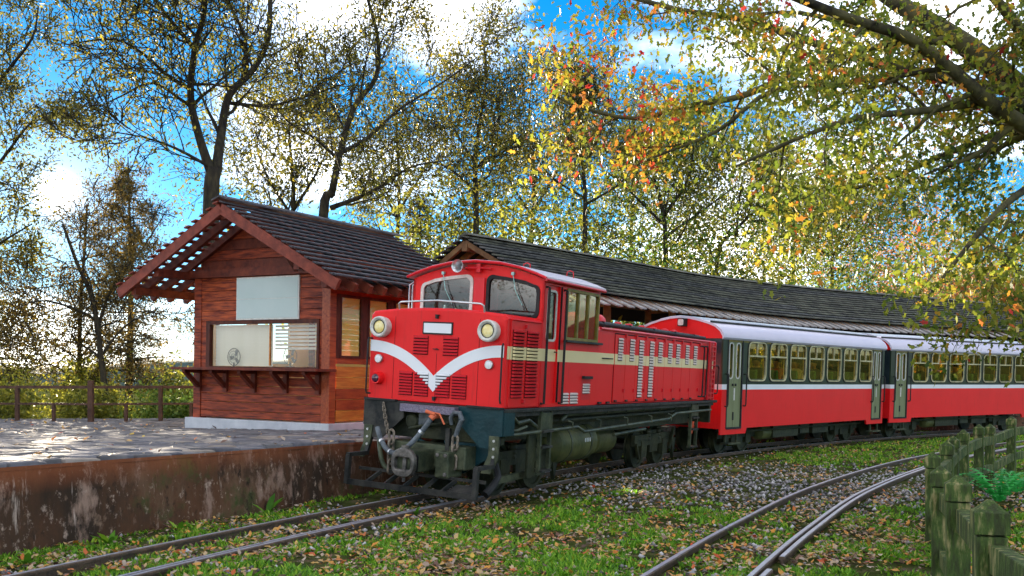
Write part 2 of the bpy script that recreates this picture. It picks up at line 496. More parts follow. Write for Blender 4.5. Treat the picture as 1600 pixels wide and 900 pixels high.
# ================================================================== THE SETTING
def theta(s):
    if s < -3: return max(16.0, 28.4 + 0.9*(s+3))
    if s < 1: return 28.4
    if s < 9.5: return 28.4 + 1.5*(s-1)
    return 41.15 + 1.15*(s-9.5)
TS = {}
def _integrate():
    st = 0.1
    x, y = 1.08, 17.06
    s = 0.0; TS[0] = (x, y)
    for i in range(1, 420):
        t = R(theta((i-0.5)*st)); x += math.sin(t)*st; y += math.cos(t)*st; TS[i] = (x, y)
    x, y = 1.08, 17.06
    for i in range(1, 240):
        t = R(theta(-(i-0.5)*st)); x -= math.sin(t)*st; y -= math.cos(t)*st; TS[-i] = (x, y)
_integrate()
def track(s, off=0.0):
    """main track: point at s metres from the engine's middle, off metres to the platform side"""
    i = int(round(s*10)); x, y = TS[max(-239, min(419, i))]; t = R(theta(s))
    return Vector((x - math.cos(t)*off, y + math.sin(t)*off, 0))

def crom(P, per=12):
    P = [Vector(p) for p in P]
    P = [P[0]*2 - P[1]] + P + [P[-1]*2 - P[-2]]
    o = []
    for i in range(1, len(P)-2):
        for k in range(per):
            t = k/per; a, b, c, d = P[i-1], P[i], P[i+1], P[i+2]
            o.append(0.5*((2*b) + (c-a)*t + (2*a-5*b+4*c-d)*t*t + (3*b-a-3*c+d)*t**3))
    o.append(P[-2]); return o
SIDE = crom([(-1.9, 1.5, 0), (-0.35, 4.6, 0), (1.03, 7.84, 0), (2.42, 10.86, 0), (4.27, 14.5, 0), (6.86, 18.7, 0), (9.3, 22.0, 0), (12.7, 25.9, 0), (16.6, 29.4, 0), (22.5, 33.6, 0)], 10)
def side_track(i, off):
    p = SIDE[i]; d = (SIDE[min(i+1, len(SIDE)-1)] - SIDE[max(i-1, 0)]).normalized()
    return p + Vector((d.y, -d.x, 0))*off

# platform outline
EDGE = [Vector((-8.2, 1.3, 0)), Vector((-6.7, 4.5, 0)), Vector((-4.6, 9.04, 0)), Vector((-2.26, 14.1, 0))] + [track(s, 1.46) for s in range(0, 42, 3)]
BACK = [track(s, 11.5) for s in range(40, 6, -4)] + [Vector((-7.0, 26.2, 0)), Vector((-40, 25.6, 0)), Vector((-40, 1.3, 0))]
POLY = [(p.x, p.y) for p in EDGE + BACK]
def pz(y): return 0.69 + 0.0125*(14.1 - max(1.0, min(20.0, y)))
def inside(x, y, poly=POLY):
    c = False; n = len(poly); j = n-1
    for i in range(n):
        xi, yi = poly[i]; xj, yj = poly[j]
        if (yi > y) != (yj > y) and x < (xj-xi)*(y-yi)/(yj-yi)+xi: c = not c
        j = i
    return c
def inside_np(X, Y):
    c = np.zeros(len(X), bool); n = len(POLY); j = n-1
    for i in range(n):
        xi, yi = POLY[i]; xj, yj = POLY[j]
        if yi != yj: c ^= ((yi > Y) != (yj > Y)) & (X < (xj-xi)*(Y-yi)/(yj-yi)+xi)
        j = i
    return c
def gz(x, y):
    z = -0.075 + 0.025*noise.noise(Vector((x*0.45, y*0.45, 0.3))) + 0.01*noise.noise(Vector((x*1.7, y*1.7, 5)))
    return z

# ---- ground: one sheet, fine near the camera
def ground():
    xs = [-3000, -900, -300, -120, -60, -30] + [(-20 + i*0.5) for i in range(0, 101)] + [40, 60, 120, 300, 900, 3000]
    ys = [-3000, -600, -100, -30, -10] + [(-4 + i*0.5) for i in range(0, 91)] + [48, 60, 90, 160, 300, 700, 1500, 4000]
    V = [(x, y, gz(x, y) if -20 <= x <= 30 and -4 <= y <= 41 else -0.08) for y in ys for x in xs]
    n = len(xs)
    F = [[j*n+i, j*n+i+1, (j+1)*n+i+1, (j+1)*n+i] for j in range(len(ys)-1) for i in range(n-1)]
    me = bpy.data.meshes.new('ground'); me.from_pydata(V, [], F)
    m = mat('ground_soil', (0.03, 0.024, 0.016), 0.9, 0, (0.12, 0.09, 0.055), 3.0, 0.9, 40, col3=(0.05, 0.07, 0.016), spec=0.0)
    me.materials.append(m)
    me.polygons.foreach_set('use_smooth', [True]*len(F))
    tag(place('ground', me), 'leaf-strewn grassy ground around the tracks', kind='structure')
ground()

# ---- platform
plat = empty('platform', (0, 0, 0))
tag(plat, 'stone-paved station platform with a stained retaining wall', kind='structure')
mat('wall_stain', (0.035, 0.022, 0.014), 0.9, 0, (0.17, 0.1, 0.06), 1.1, 0.9, 9, stretch=(1, 1, 0.45), lo=0.36, hi=0.7, detail=9, col3=(0.1, 0.045, 0.022))
def wall_material():
    t = MATS['wall_stain'].node_tree; b = t.nodes['Principled BSDF']
    old = b.inputs['Base Color'].links[0].from_socket
    c = t.nodes.new('ShaderNodeTexCoord')
    def layer(prev, scale, st, pos, col, det=9):
        p = t.nodes.new('ShaderNodeMapping'); p.inputs['Scale'].default_value = st
        t.links.new(c.outputs['Object'], p.inputs['Vector'])
        n = t.nodes.new('ShaderNodeTexNoise'); n.inputs['Scale'].default_value = scale; n.inputs['Detail'].default_value = det; n.inputs['Roughness'].default_value = 0.7
        t.links.new(p.outputs[0], n.inputs['Vector'])
        r = t.nodes.new('ShaderNodeValToRGB'); r.color_ramp.elements[0].position = pos; r.color_ramp.elements[1].position = pos+0.1
        t.links.new(n.outputs['Fac'], r.inputs['Fac'])
        x = t.nodes.new('ShaderNodeMix'); x.data_type = 'RGBA'
        t.links.new(r.outputs['Color'], x.inputs[0]); t.links.new(prev, x.inputs[6]); x.inputs[7].default_value = (*col, 1)
        return x.outputs[2]
    o = layer(old, 1.6, (1, 1, 1), 0.5, (0.065, 0.035, 0.02))
    o = layer(o, 2.0, (1.3, 1.3, 0.6), 0.535, (0.3, 0.19, 0.14))
    o = layer(o, 3.2, (2.4, 2.4, 0.3), 0.6, (0.55, 0.42, 0.34), 8)
    o = layer(o, 9.0, (1, 1, 0.8), 0.585, (0.42, 0.3, 0.23), 7)
    o = layer(o, 4.2, (1, 1, 0.8), 0.6, (0.24, 0.15, 0.1), 9)
    o = layer(o, 1.1, (1, 1, 1), 0.56, (0.05, 0.065, 0.018))
    o = layer(o, 5.0, (1, 1, 0.7), 0.57, (0.02, 0.014, 0.01))
    # rusty wash below the paving's edge
    s = t.nodes.new('ShaderNodeSeparateXYZ'); t.links.new(c.outputs['Object'], s.inputs[0])
    q = t.nodes.new('ShaderNodeMapRange'); q.inputs['From Min'].default_value = 0.46; q.inputs['From Max'].default_value = 0.68
    t.links.new(s.outputs['Z'], q.inputs['Value'])
    n = t.nodes.new('ShaderNodeTexNoise'); n.inputs['Scale'].default_value = 0.9; n.inputs['Detail'].default_value = 6
    t.links.new(c.outputs['Object'], n.inputs['Vector'])
    mu = t.nodes.new('ShaderNodeMath'); mu.operation = 'MULTIPLY'; t.links.new(q.outputs[0], mu.inputs[0]); t.links.new(n.outputs['Fac'], mu.inputs[1])
    x = t.nodes.new('ShaderNodeMix'); x.data_type = 'RGBA'
    t.links.new(mu.outputs[0], x.inputs[0]); t.links.new(o, x.inputs[6]); x.inputs[7].default_value = (0.3, 0.085, 0.03, 1)
    t.links.new(x.outputs[2], b.inputs['Base Color'])
wall_material()
def retaining_wall():
    pts = []
    for a, b in zip(EDGE[:-1], EDGE[1:]):
        n = max(2, int((b-a).length/0.12))
        pts += [a.lerp(b, k/n) for k in range(n)]
    pts.append(EDGE[-1])
    rows = 9; V = []; F = []
    for i, p in enumerate(pts):
        d = (pts[min(i+1, len(pts)-1)] - pts[max(i-1, 0)]).normalized(); nrm = Vector((d.y, -d.x, 0))
        zt = pz(p.y) - 0.015
        for k in range(rows):
            z = -0.35 + (zt+0.35)*k/(rows-1)
            u = noise.noise(Vector((p.x*2.2, p.y*2.2, z*3)))*0.018 + noise.noise(Vector((p.x*7, p.y*7, z*9)))*0.007
            if k == rows-1: u = u*0.5 - 0.01
            q = p + nrm*(u + 0.05*(1-k/(rows-1)))
            V.append((q.x, q.y, z))
    n = rows
    for i in range(len(pts)-1):
        for k in range(n-1): F.append([i*n+k, (i+1)*n+k, (i+1)*n+k+1, i*n+k+1])
    me = bpy.data.meshes.new('retaining_wall'); me.from_pydata(V, [], F); me.materials.append(MATS['wall_stain'])
    me.polygons.foreach_set('use_smooth', [True]*len(F))
    o = place('retaining_wall', me, plat); o['label'] = 'dark rust-stained concrete retaining wall below the paving'
retaining_wall()
mat('paving_bed', (0.035, 0.03, 0.028), 0.9, 0, (0.09, 0.08, 0.07), 6, 0.6, 40)
mat('paving_stone', (0.1, 0.095, 0.1), 0.8, 0, (0.24, 0.22, 0.22), 2.2, 0.6, 16, col3=(0.15, 0.14, 0.14), spec=0.04)
mat('paving_stone_dark', (0.08, 0.078, 0.09), 0.72, 0, (0.2, 0.19, 0.2), 2.6, 0.6, 16, spec=0.04)
mat('paving_stone_warm', (0.2, 0.165, 0.135), 0.72, 0, (0.34, 0.29, 0.25), 2.0, 0.6, 16, spec=0.04)
def slab():
    # strips across, so that the sheet follows the gentle grade
    m = MB(); b = len(POLY)
    me = bpy.data.meshes.new('paving_bed')
    bm = bmesh.new()
    vs_ = [bm.verts.new((x, y, pz(y)-0.05)) for x, y in POLY]
    f = bm.faces.new(vs_)
    bmesh.ops.triangulate(bm, faces=[f])
    bm.to_mesh(me); bm.free(); me.materials.append(MATS['paving_bed'])
    for v in me.vertices: v.co.z = pz(v.co.y) - 0.05
    place('paving_bed', me, plat)
def paving():
    g = {}; ang = R(27)
    ex = Vector((math.cos(ang), -math.sin(ang))); ey = Vector((math.sin(ang), math.cos(ang)))
    cw, ch = 0.34, 0.25
    rr = random.Random(3)
    def corner(i, j):
        if (i, j) not in g:
            o = Vector((-4.6, 9.04)) + ex*((i + (0.5 if j % 2 else 0) + rr.uniform(-.3, .3))*cw) + ey*((j + rr.uniform(-.3, .3))*ch)
            g[(i, j)] = o
        return g[(i, j)]
    cells = []
    for i in range(-62, 18):
        for j in range(-20, 74):
            if j % 2: ring = [corner(i, j), corner(i+1, j), corner(i+2, j+1), corner(i+1, j+1)]
            else: ring = [corner(i, j), corner(i+1, j), corner(i+1, j+1), corner(i, j+1)]
            c = sum(ring, Vector((0, 0)))/4
            if c.y > 26 or c.x > 0 or c.x < -20: continue
            if not all(inside(p.x, p.y) for p in ring): continue
            q = [c + (p-c)*(1 - 0.026/max(0.05, (p-c).length)) for p in ring]
            px = 800 + c.x/max(c.y, 1)*FPX
            vis = c.y > 4 and -60 < px < 720
            cells.append((0 if vis else 1, c.length, q, c))
    cells.sort(key=lambda t: (t[0], t[1]))
    bulk = MB()
    for n, (hid, d, q, c) in enumerate(cells):
        z0 = pz(c.y) - 0.055; h = 0.062 + rr.uniform(-.012, .012); tx, ty = rr.uniform(-.012, .012), rr.uniform(-.012, .012)
        b = MB() if n < 300 else bulk
        k = len(b.v); qq = [c + (p-c)*0.84 for p in q]
        for p in q: b.v.append((p.x, p.y, z0))
        for p in q: b.v.append((p.x, p.y, z0+h-0.014+(p.x-c.x)*tx*4+(p.y-c.y)*ty*4))
        for p in qq: b.v.append((p.x, p.y, z0+h+(p.x-c.x)*tx*4+(p.y-c.y)*ty*4))
        for a in range(4):
            a2 = (a+1) % 4
            b.f.append([k+a, k+a2, k+4+a2, k+4+a]); b.f.append([k+4+a, k+4+a2, k+8+a2, k+8+a])
        b.f.append([k+8, k+9, k+10, k+11])
        if n < 300: b.build('paving_stone', rr.choice(['paving_stone', 'paving_stone', 'paving_stone_dark', 'paving_stone_warm']), plat)
    if bulk.v:
        me = bpy.data.meshes.new('paving_stones'); me.from_pydata(bulk.v, [], bulk.f); me.materials.append(MATS['paving_stone'])
        o = place('paving_stones', me, plat); o['kind'] = 'stuff'
slab(); paving()

# ---- the two tracks
def rail_profile(p, nrm, h0, top, wh=0.028, wf=0.048):
    prof = [(-wf, h0), (wf, h0), (wf, h0+0.014), (0.009, h0+0.028), (0.009, top-0.032), (wh, top-0.026), (wh, top-0.006), (wh-0.007, top), (-wh+0.007, top), (-wh, top-0.006), (-wh, top-0.026), (-0.009, top-0.032), (-0.009, h0+0.028), (-wf, h0+0.014)]
    return [p + nrm*a + Vector((0, 0, z)) for a, z in prof]
def add_rail(pts, name, parent, dz=0.0):
    secs = []; heads = []
    for i, p in enumerate(pts):
        d = (pts[min(i+1, len(pts)-1)] - pts[max(i-1, 0)]).normalized(); nrm = Vector((d.y, -d.x, 0))
        secs.append(rail_profile(p, nrm, -0.125+dz, -0.002+dz))
        heads.append([p + nrm*a + Vector((0, 0, z+dz)) for a, z in ((-0.02, -0.001), (0.02, -0.001), (0.02, 0.0015), (-0.02, 0.0015))])
    r = MB().loft(secs).build(name, 'rail_steel', parent)
    MB().loft(heads).build('rail_head', 'rail_head', r)
    return r
mt = empty('railway_track', track(-4.5)); mt_loc = track(-4.5)
tag(mt, 'curving narrow-gauge track under the red train, beside the platform', kind='structure')
mt.location = (0, 0, 0)
S = [s*0.5 for s in range(-40, 76)]
add_rail([track(s, 0.381) for s in S], 'rail', mt, 0.015)
add_rail([track(s, -0.381) for s in S], 'rail', mt, -0.015)
add_rail([track(s, -0.300) for s in S if -24 <= s <= -2.5], 'check_rail', mt, -0.02)
st_ = empty('railway_track', (0, 0, 0))
tag(st_, 'empty siding track curving off to the right past the wooden fence', kind='structure')
I = range(len(SIDE))
add_rail([side_track(i, 0) for i in I], 'rail', st_)
add_rail([side_track(i, 0.762) for i in I], 'rail', st_)
add_rail([side_track(i, 0.845) for i in I if 24 <= i], 'check_rail', st_)
add_rail([side_track(i, 0.85) for i in I if 8 <= i <= 22], 'check_rail', st_)
sl = MB().box((0, 0, 0), (1.35, 0.19, 0.1)).mesh('sleeper', 'sleeper_wood')
for k in range(-26, 46):
    s = k*0.62; p = track(s)
    place('sleeper', sl, mt, (p.x, p.y, -0.165 + random.uniform(-.01, .012)), (0, 0, R(-theta(s)) + random.uniform(-.02, .02)))
for i in range(6, len(SIDE)-2):
    for fr in ((0, 0.5) if i < 60 else (0,)):
        p = side_track(i, 0.381).lerp(side_track(i+1, 0.381), fr); d = SIDE[i+1]-SIDE[i]
        place('sleeper', sl, st_, (p.x, p.y, -0.165 + random.uniform(-.01, .012)), (0, 0, -math.atan2(d.x, d.y)))

# ---- far hills
def hill(name, label, pts, depth, m, seed):
    """a ridge: pts (x, y, crest height)"""
    V = []; F = []; n = 9
    cp = crom(pts, 10)
    for i, p in enumerate(cp):
        for k in range(n):
            t = k/(n-1); f = math.sin(math.pi*t)**0.8
            w = noise.noise(Vector((i*0.35, k*0.7, seed)))*0.12 + noise.noise(Vector((i*1.3, k*1.9, seed)))*0.06
            V.append((p.x, p.y + (t-0.5)*depth, -1 + p.z*max(0, f*(1+w))))
    for i in range(len(cp)-1):
        for k in range(n-1): F.append([i*n+k, (i+1)*n+k, (i+1)*n+k+1, i*n+k+1])
    me = bpy.data.meshes.new(name); me.from_pydata(V, [], F); me.materials.append(MATS[m])
    me.polygons.foreach_set('use_smooth', [True]*len(F))
    tag(place(name, me), label, kind='structure')
mat('forest_far', (0.025, 0.05, 0.045), 0.95, 0, (0.06, 0.095, 0.07), 0.06, 1.0, 0.35)
mat('forest_hill', (0.02, 0.05, 0.04), 0.95, 0, (0.055, 0.1, 0.06), 0.2, 1.0, 1.2)
hill('hills', 'low distant blue-green mountain ridge beyond the left fence', [(-1500, 1400, 20), (-1000, 1450, 48), (-700, 1500, 30), (-450, 1500, 44), (-150, 1500, 40), (200, 1500, 60), (700, 1500, 60), (1200, 1450, 40)], 420, 'forest_far', 2)
hill('hills', 'dark wooded hillside behind the far end of the canopy', [(20, 190, 6), (55, 180, 17), (78, 175, 22), (100, 178, 19), (140, 180, 14), (190, 180, 12)], 70, 'forest_hill', 6)

# ---- what lies on the ground
def scatter(n, y0, y1, pw=1.5):
    u = RNG.random(n); a = 1-pw
    Y = (y0**a + u*(y1**a - y0**a))**(1/a)
    X = (RNG.random(n)*2-1)*(0.56*Y + 1.6)
    return X, Y
def noise2(X, Y, sc, seed):
    return np.array([noise.noise(Vector((x*sc, y*sc, seed))) for x, y in zip(X, Y)])
TP = np.array([[*track(s*0.25)[:2]] for s in range(-90, 150)])
SP = np.array([[*side_track(i, 0.381)[:2]] for i in range(len(SIDE))])
def dist_to(X, Y, P):
    d = np.full(len(X), 1e9)
    for p in P: d = np.minimum(d, (X-p[0])**2 + (Y-p[1])**2)
    return np.sqrt(d)
def on_rail(X, Y):
    a = np.abs(dist_to(X, Y, TP) - 0.381) < 0.06
    q = np.zeros(len(X), bool)
    for off in (0.0, 0.762, 0.85):
        P = []
        for i in range(len(SIDE)-1):
            for k in range(8): P.append(side_track(i, off).lerp(side_track(i+1, off), k/8)[:2])
        q |= dist_to(X, Y, np.array(P)) < 0.075
    return a | q
def gravel_zone(X, Y):
    # the stony patch between the tracks, right of the engine
    d = np.sqrt(((X-4.3)/3.6)**2 + ((Y-16.2)/3.6)**2)
    return np.clip(1.35-d, 0, 1)
def ground_cover():
    # grass
    X, Y = scatter(66000, 4.6, 34)
    ok = ~inside_np(X, Y)
    X, Y = X[ok], Y[ok]
    nz = noise2(X, Y, 0.9, 3.1)*0.6 + noise2(X, Y, 2.6, 8.1)*0.55 + 0.18 + 0.4*np.clip((Y-18)/5, 0, 1)
    nz -= gravel_zone(X, Y)*0.75
    nz -= (dist_to(X, Y, TP) < 1.25)*(Y > 12.5)*0.8 + (dist_to(X, Y, TP) < 0.3)*0.1 + (dist_to(X, Y, SP) < 0.3)*0.12
    ok = (nz > RNG.random(len(X))*0.36 - 0.02) & ~on_rail(X, Y)
    X, Y, nz = X[ok], Y[ok], nz[ok]
    k = 6; X = np.repeat(X, k) + RNG.normal(0, .025, len(X)*k); Y = np.repeat(Y, k) + RNG.normal(0, .025, len(Y)*k); nz = np.repeat(nz, k)
    n = len(X)
    P = np.stack([X, Y, np.full(n, -0.085)], 1)
    az = RNG.random(n)*2*np.pi; lean = RNG.random(n)*0.8+0.25
    h = (0.035 + 0.05*RNG.random(n))*(0.8+0.5*np.clip(nz, 0, 1))
    U = np.stack([np.cos(az)*lean, np.sin(az)*lean, np.ones(n)], 1)*h[:, None]
    W = np.stack([-np.sin(az), np.cos(az), np.zeros(n)], 1)*(0.006+0.006*RNG.random(n))[:, None]*(1+Y/14)[:, None]
    me = blades('grass', P, U, W, [(0, 0.7, 0), (0.6, 0.5, 0.0), (1, 0, -0.12), (0.6, -0.5, 0.0), (0, -0.7, 0)], 'grass_blade', np.clip(RNG.normal(.45, .25, n), 0, 1))
    tag(place('grass', me), 'short bright green grass growing between the tracks', 'grass', kind='stuff')
    # fallen leaves
    X, Y = scatter(105000, 4.6, 32)
    ok = ~inside_np(X, Y); X, Y = X[ok], Y[ok]
    nz = noise2(X, Y, 0.7, 21)*0.7 + noise2(X, Y, 3.0, 13)*0.5 + 0.36 - gravel_zone(X, Y)*0.22
    ok = (nz > RNG.random(len(X))*0.8) & ~on_rail(X, Y)
    X, Y = X[ok], Y[ok]; n = len(X)
    def leaves_flat(X, Y, Z, name, lab, sz):
        n = len(X)
        az = RNG.random(n)*2*np.pi; L_ = (0.6+0.8*RNG.random(n))*sz
        U = np.stack([np.cos(az), np.sin(az), RNG.normal(0, .3, n)], 1)*L_[:, None]
        W = np.stack([-np.sin(az), np.cos(az), RNG.normal(0, .35, n)], 1)*(L_*0.62)[:, None]
        tone = np.clip(RNG.beta(1.6, 1.7, n), 0, 1)
        me = blades(name, np.stack([X, Y, Z], 1), U, W, [(0, 0, 0), (0.3, 0.45, 0.14), (0.62, 0.36, 0.1), (1, 0, 0.12), (0.62, -0.36, 0.1), (0.3, -0.45, 0.14)], 'leaf_litter', tone)
        tag(place(name, me), lab, 'leaves', kind='stuff')
    leaves_flat(X, Y, -0.06 + 0.03*RNG.random(n), 'fallen_leaves', 'brown, orange and yellow leaves fallen on the grass and between the rails', 0.056)
    X = -14 + RNG.random(900)*14; Y = 6 + RNG.random(900)*19
    ok = inside_np(X, Y); X, Y = X[ok], Y[ok]
    leaves_flat(X, Y, np.array([pz(y) for y in Y])+0.012, 'fallen_leaves', 'scattered dry leaves lying on the platform paving', 0.08)
    # gravel
    X, Y = scatter(46000, 4.8, 26, 1.2)
    ok = ~inside_np(X, Y) & ~on_rail(X, Y); X, Y = X[ok], Y[ok]
    nz = gravel_zone(X, Y)*1.2 + 0.16*(dist_to(X, Y, TP) < 1.0) + 0.12*(dist_to(X, Y, SP) < 0.9) + noise2(X, Y, 1.1, 40)*0.2 + 0.02
    ok = nz > RNG.random(len(X)); X, Y = X[ok], Y[ok]; n = len(X)
    r = (0.014 + 0.02*RNG.random(n))
    base = np.array([(1,0,0),(-1,0,0),(0,1,0),(0,-1,0),(0,0,.8),(0,0,-.8)])
    V = base[None]*r[:, None, None]*(0.7+0.6*RNG.random((n, 6, 1))) + RNG.normal(0, .15, (n, 6, 3))*r[:, None, None]
    V += np.stack([X, Y, -0.07+0.02*RNG.random(n)], 1)[:, None, :]
    tri = np.array([(0,2,4),(2,1,4),(1,3,4),(3,0,4),(2,0,5),(1,2,5),(3,1,5),(0,3,5)]).ravel()
    loops = (tri[None] + (np.arange(n)*6)[:, None]).ravel()
    me = np_mesh('gravel', V.reshape(-1, 3), loops, np.arange(n*8)*3, None, 'stone_grey', np.repeat(RNG.random(n), 6))
    tag(place('gravel', me), 'grey gravel between and beside the rails', 'gravel', kind='stuff')
ground_cover()

# ================================================================== LOCOMOTIVE
# local axes: x from the nose (-4.48) to the rear (+4.48), y to the platform side, z up from the rails
CANT = R(3.4)
def train_root(name, s, cant=CANT):
    p = track(s); return empty(name, (p.x, p.y, 0), (cant, 0, R(90 - theta(s))))
def build_loco():
    p = track(0); th = 28.4
    # the ends of the body lie on the measured line
    root = empty('locomotive', (1.03, 17.04, 0), (CANT, 0, R(90-th)))
    tag(root, 'red diesel locomotive with white V on its nose, standing at the platform', 'locomotive')
    f = -4.48; HW = 1.05
    xn, xc, xh, xe = f, f+0.985, f+2.84, f+8.72
    FR = lambda a, b, c: (f - c, -a, b)             # front face: across (viewer's right +), up, out
    SD = lambda a, b, c: (f + a, -(HW + c), b)      # near side: from the nose, up, out
    CF = lambda a, b, c: (xc - c, -a, b)            # cab front
    ZB, ZT = 1.25, 2.43
    # -- nose (short hood)
    def crown(y, z0, h, w=HW): return z0 + h*(1-(y/w)**2)
    sec = lambda x, zt, hw, cr: [(x, -hw, ZB), (x, -hw, zt-0.05), (x, -hw+0.05, zt)] + [(x, y, crown(y, zt, cr)) for y in (-0.6, -0.2, 0.2, 0.6)] + [(x, hw-0.05, zt), (x, hw, zt-0.05), (x, hw, ZB)]
    nose = MB().loft([sec(xn, ZT-0.02, HW-0.02, 0.05), sec(xn+0.03, ZT, HW, 0.06), sec(xc, ZT, HW, 0.06)]).build('nose', 'red_paint', root, bevel=0.012)
    # white V on the front
    ft = lambda v: 1.605 + 0.435*(1-(1-abs(v)/1.05)**2.2)
    fb = lambda v: 1.396 + 0.494*(1-(1-abs(v)/1.05)**2.2)
    vs_ = [-1.025 + 2.05*k/48 for k in range(49)]
    m = MB()
    for a, b in zip(vs_[:-1], vs_[1:]):
        m.plate([(a, fb(a)), (b, fb(b)), (b, ft(b)), (a, ft(a))], 0.003, 0.007, FR)
    m.build('white_v_stripe', 'white_paint', nose)['label'] = 'white V-shaped stripe across the nose'
    # cream band along the near side, nose part
    MB().plate([(0.03, 1.87), (0.98, 1.87), (0.98, 2.035), (0.03, 2.035)], 0.002, 0.006, SD).build('cream_band', 'cream_paint', nose)
    # headlights
    for v in (-0.83, 0.83):
        c = Vector(FR(v, 2.215, 0))
        h = MB().lathe(c, (-1, 0, 0), [(-0.02, 0.13), (0.1, 0.14), (0.125, 0.135), (0.13, 0.12), (0.118, 0.1), (0.1, 0.088)], 28).build('headlight', 'lamp_rim', root, True)
        MB().lathe(c, (-1, 0, 0), [(0.098, 0.088), (0.106, 0.07), (0.113, 0.045), (0.116, 0.01)], 24).build('lens', 'lamp_lens', h, True)
        MB().ring(circ(v, 2.215, 0.092, 24), circ(v, 2.215, 0.084, 24), 0.1, 0.112, FR).build('lens_ring', 'black_rubber', h)
    # number plate, blank
    pl = MB().plate(rrect(0.03, 2.225, 0.46, 0.165, 0.008, 1), 0.0, 0.012, FR).build('number_plate', 'black_rubber', nose)
    MB().plate(rrect(0.03, 2.225, 0.42, 0.125, 0.004, 1), 0.012, 0.016, FR).build('plate_face', 'white_paint', pl)
    # louvres: every slat a piece of its own
    slat_cache = {}
    def slat_mesh(w, h, out_, mt_):
        k = (round(w, 3), round(h, 3), out_, mt_)
        if k not in slat_cache:
            b = MB(); hw = w/2
            prof = [(0, h*0.46), (out_, h*0.16), (out_*0.9, -h*0.24), (out_*0.25, -h*0.28), (0, h*0.05)]
            secs = [[(x, z, o) for o, z in prof] for x in (-hw, -hw*0.9, hw*0.9, hw)]
            for i in (0, 3): secs[i] = [(x, z, o*0.25) for x, z, o in secs[i]]
            b.loft([[(x, z, o) for x, z, o in q] for q in secs])
            slat_cache[k] = b.mesh('slat', mt_, True)
        return slat_cache[k]
    RF = (R(90), 0, R(-90)); RS = (R(90), 0, 0)
    def louvres(parent, a0, a1, b0, b1, n, M, rot, mt_, out_=0.016, dark=True, colour=None):
        h = (b1-b0)/n; me = slat_mesh(a1-a0, h, out_, mt_)
        if dark: MB().plate([(a0-.004, b0), (a1+.004, b0), (a1+.004, b1), (a0-.004, b1)], -0.006, 0.0078 if M is FR else 0.002, M).build('slat_shade_plate', 'black_gap', parent)  # black plate stands for the shade between the slats
        for k in range(n):
            z = b0 + h*(k+0.5)
            if not colour: place('slat', me, parent, M((a0+a1)/2, z, 0.0075 if M is FR else 0.003), rot); continue
            # paint that crosses the louvres splits a slat into runs of one colour
            ns = 20; tones = [colour(a0+(a1-a0)*(j+.5)/ns, z) for j in range(ns)]; j0 = 0
            for j in range(1, ns+1):
                if j == ns or tones[j] != tones[j0]:
                    u0, u1 = a0+(a1-a0)*j0/ns, a0+(a1-a0)*j/ns
                    place('slat', slat_mesh(u1-u0, h, out_, tones[j0]), parent, M((u0+u1)/2, z, 0.0075 if M is FR else 0.003), rot); j0 = j
    inV = lambda a, z: 'white_paint' if fb(a) < z < ft(a) else 'red_louvre'
    inB = lambda a, z: 'cream_paint' if 1.87 < z < 2.035 else 'red_louvre'
    for a0, a1 in ((-0.33, -0.11), (0.13, 0.35)): louvres(nose, a0, a1, 1.875, 2.12, 6, FR, RF, 'red_louvre', 0.02, True)
    for a0, a1 in ((-0.53, -0.33), (-0.29, -0.08), (0.04, 0.25), (0.29, 0.50)): louvres(nose, a0, a1, 1.33, 1.64, 8, FR, RF, 'red_louvre', 0.02, True, inV)
    # small things on the nose
    for v, w in ((-0.87, 1.79), (0.83, 1.79)):
        q = MB().lathe(FR(v, w, 0), (-1, 0, 0), [(0, 0.055), (0.035, 0.058), (0.042, 0.052)], 18).build('marker_lamp', 'bright_steel', root, True)
        MB().lathe(FR(v, w, 0), (-1, 0, 0), [(0.04, 0.045), (0.046, 0.03), (0.048, 0.004)], 18).build('lens', 'white_paint', q, True)
    q = MB().lathe(FR(-0.87, 1.53, 0), (-1, 0, 0), [(0, 0.085), (0.07, 0.085), (0.09, 0.075), (0.085, 0.06)], 20).build('tail_lamp', 'red_paint', root, True)
    MB().lathe(FR(-0.87, 1.53, 0), (-1, 0, 0), [(0.08, 0.06), (0.1, 0.045), (0.108, 0.006)], 20).build('lens', 'tail_lens', q, True)
    for v, w in ((0.02, 2.375), (0.03, 1.31)):
        MB().box(FR(v, w, 0.02), (0.04, 0.03, 0.05)).box(FR(v, w+.02, 0.012), (0.024, 0.06, 0.014)).build('latch', 'black_rubber', nose)
    MB().tube([FR(-0.02, 1.955, 0.02), FR(0.07, 1.95, 0.025)], 0.007, 6).tube([FR(0.03, 1.955, 0.0), FR(0.03, 1.955, 0.025)], 0.012, 6).build('door_handle', 'black_rubber', nose)
    for v in (0.03, -0.64, 0.66):
        MB().plate([(v-.0025, 1.27), (v+.0025, 1.27), (v+.0025, 1.9 if v == .03 else 2.36), (v-.0025, 1.9 if v == .03 else 2.36)], 0.0002, 0.0012 if v == .03 else 0.0018, FR).build('panel_seam', 'black_gap', nose)
    # hand rail on the nose top, grab irons on its corners
    MB().tube([FR(-.6, 2.44, -.03), FR(-.6, 2.53, 0), FR(-.56, 2.555, .01), FR(0, 2.585, .01), FR(.66, 2.555, .01), FR(.7, 2.53, 0), FR(.7, 2.44, -.03)], 0.013, 8).build('hand_rail', 'bright_steel', nose, True)
    for v in (-1.0, 1.0):
        MB().tube([FR(v*1.0, 1.32, -.01), FR(v*1.03, 1.32, .045), FR(v*1.03, 1.36, .06), FR(v*1.03, 2.02, .06), FR(v*1.03, 2.06, .045), FR(v, 2.06, -.01)], 0.012, 8).build('grab_iron', 'black_rubber', nose, True)
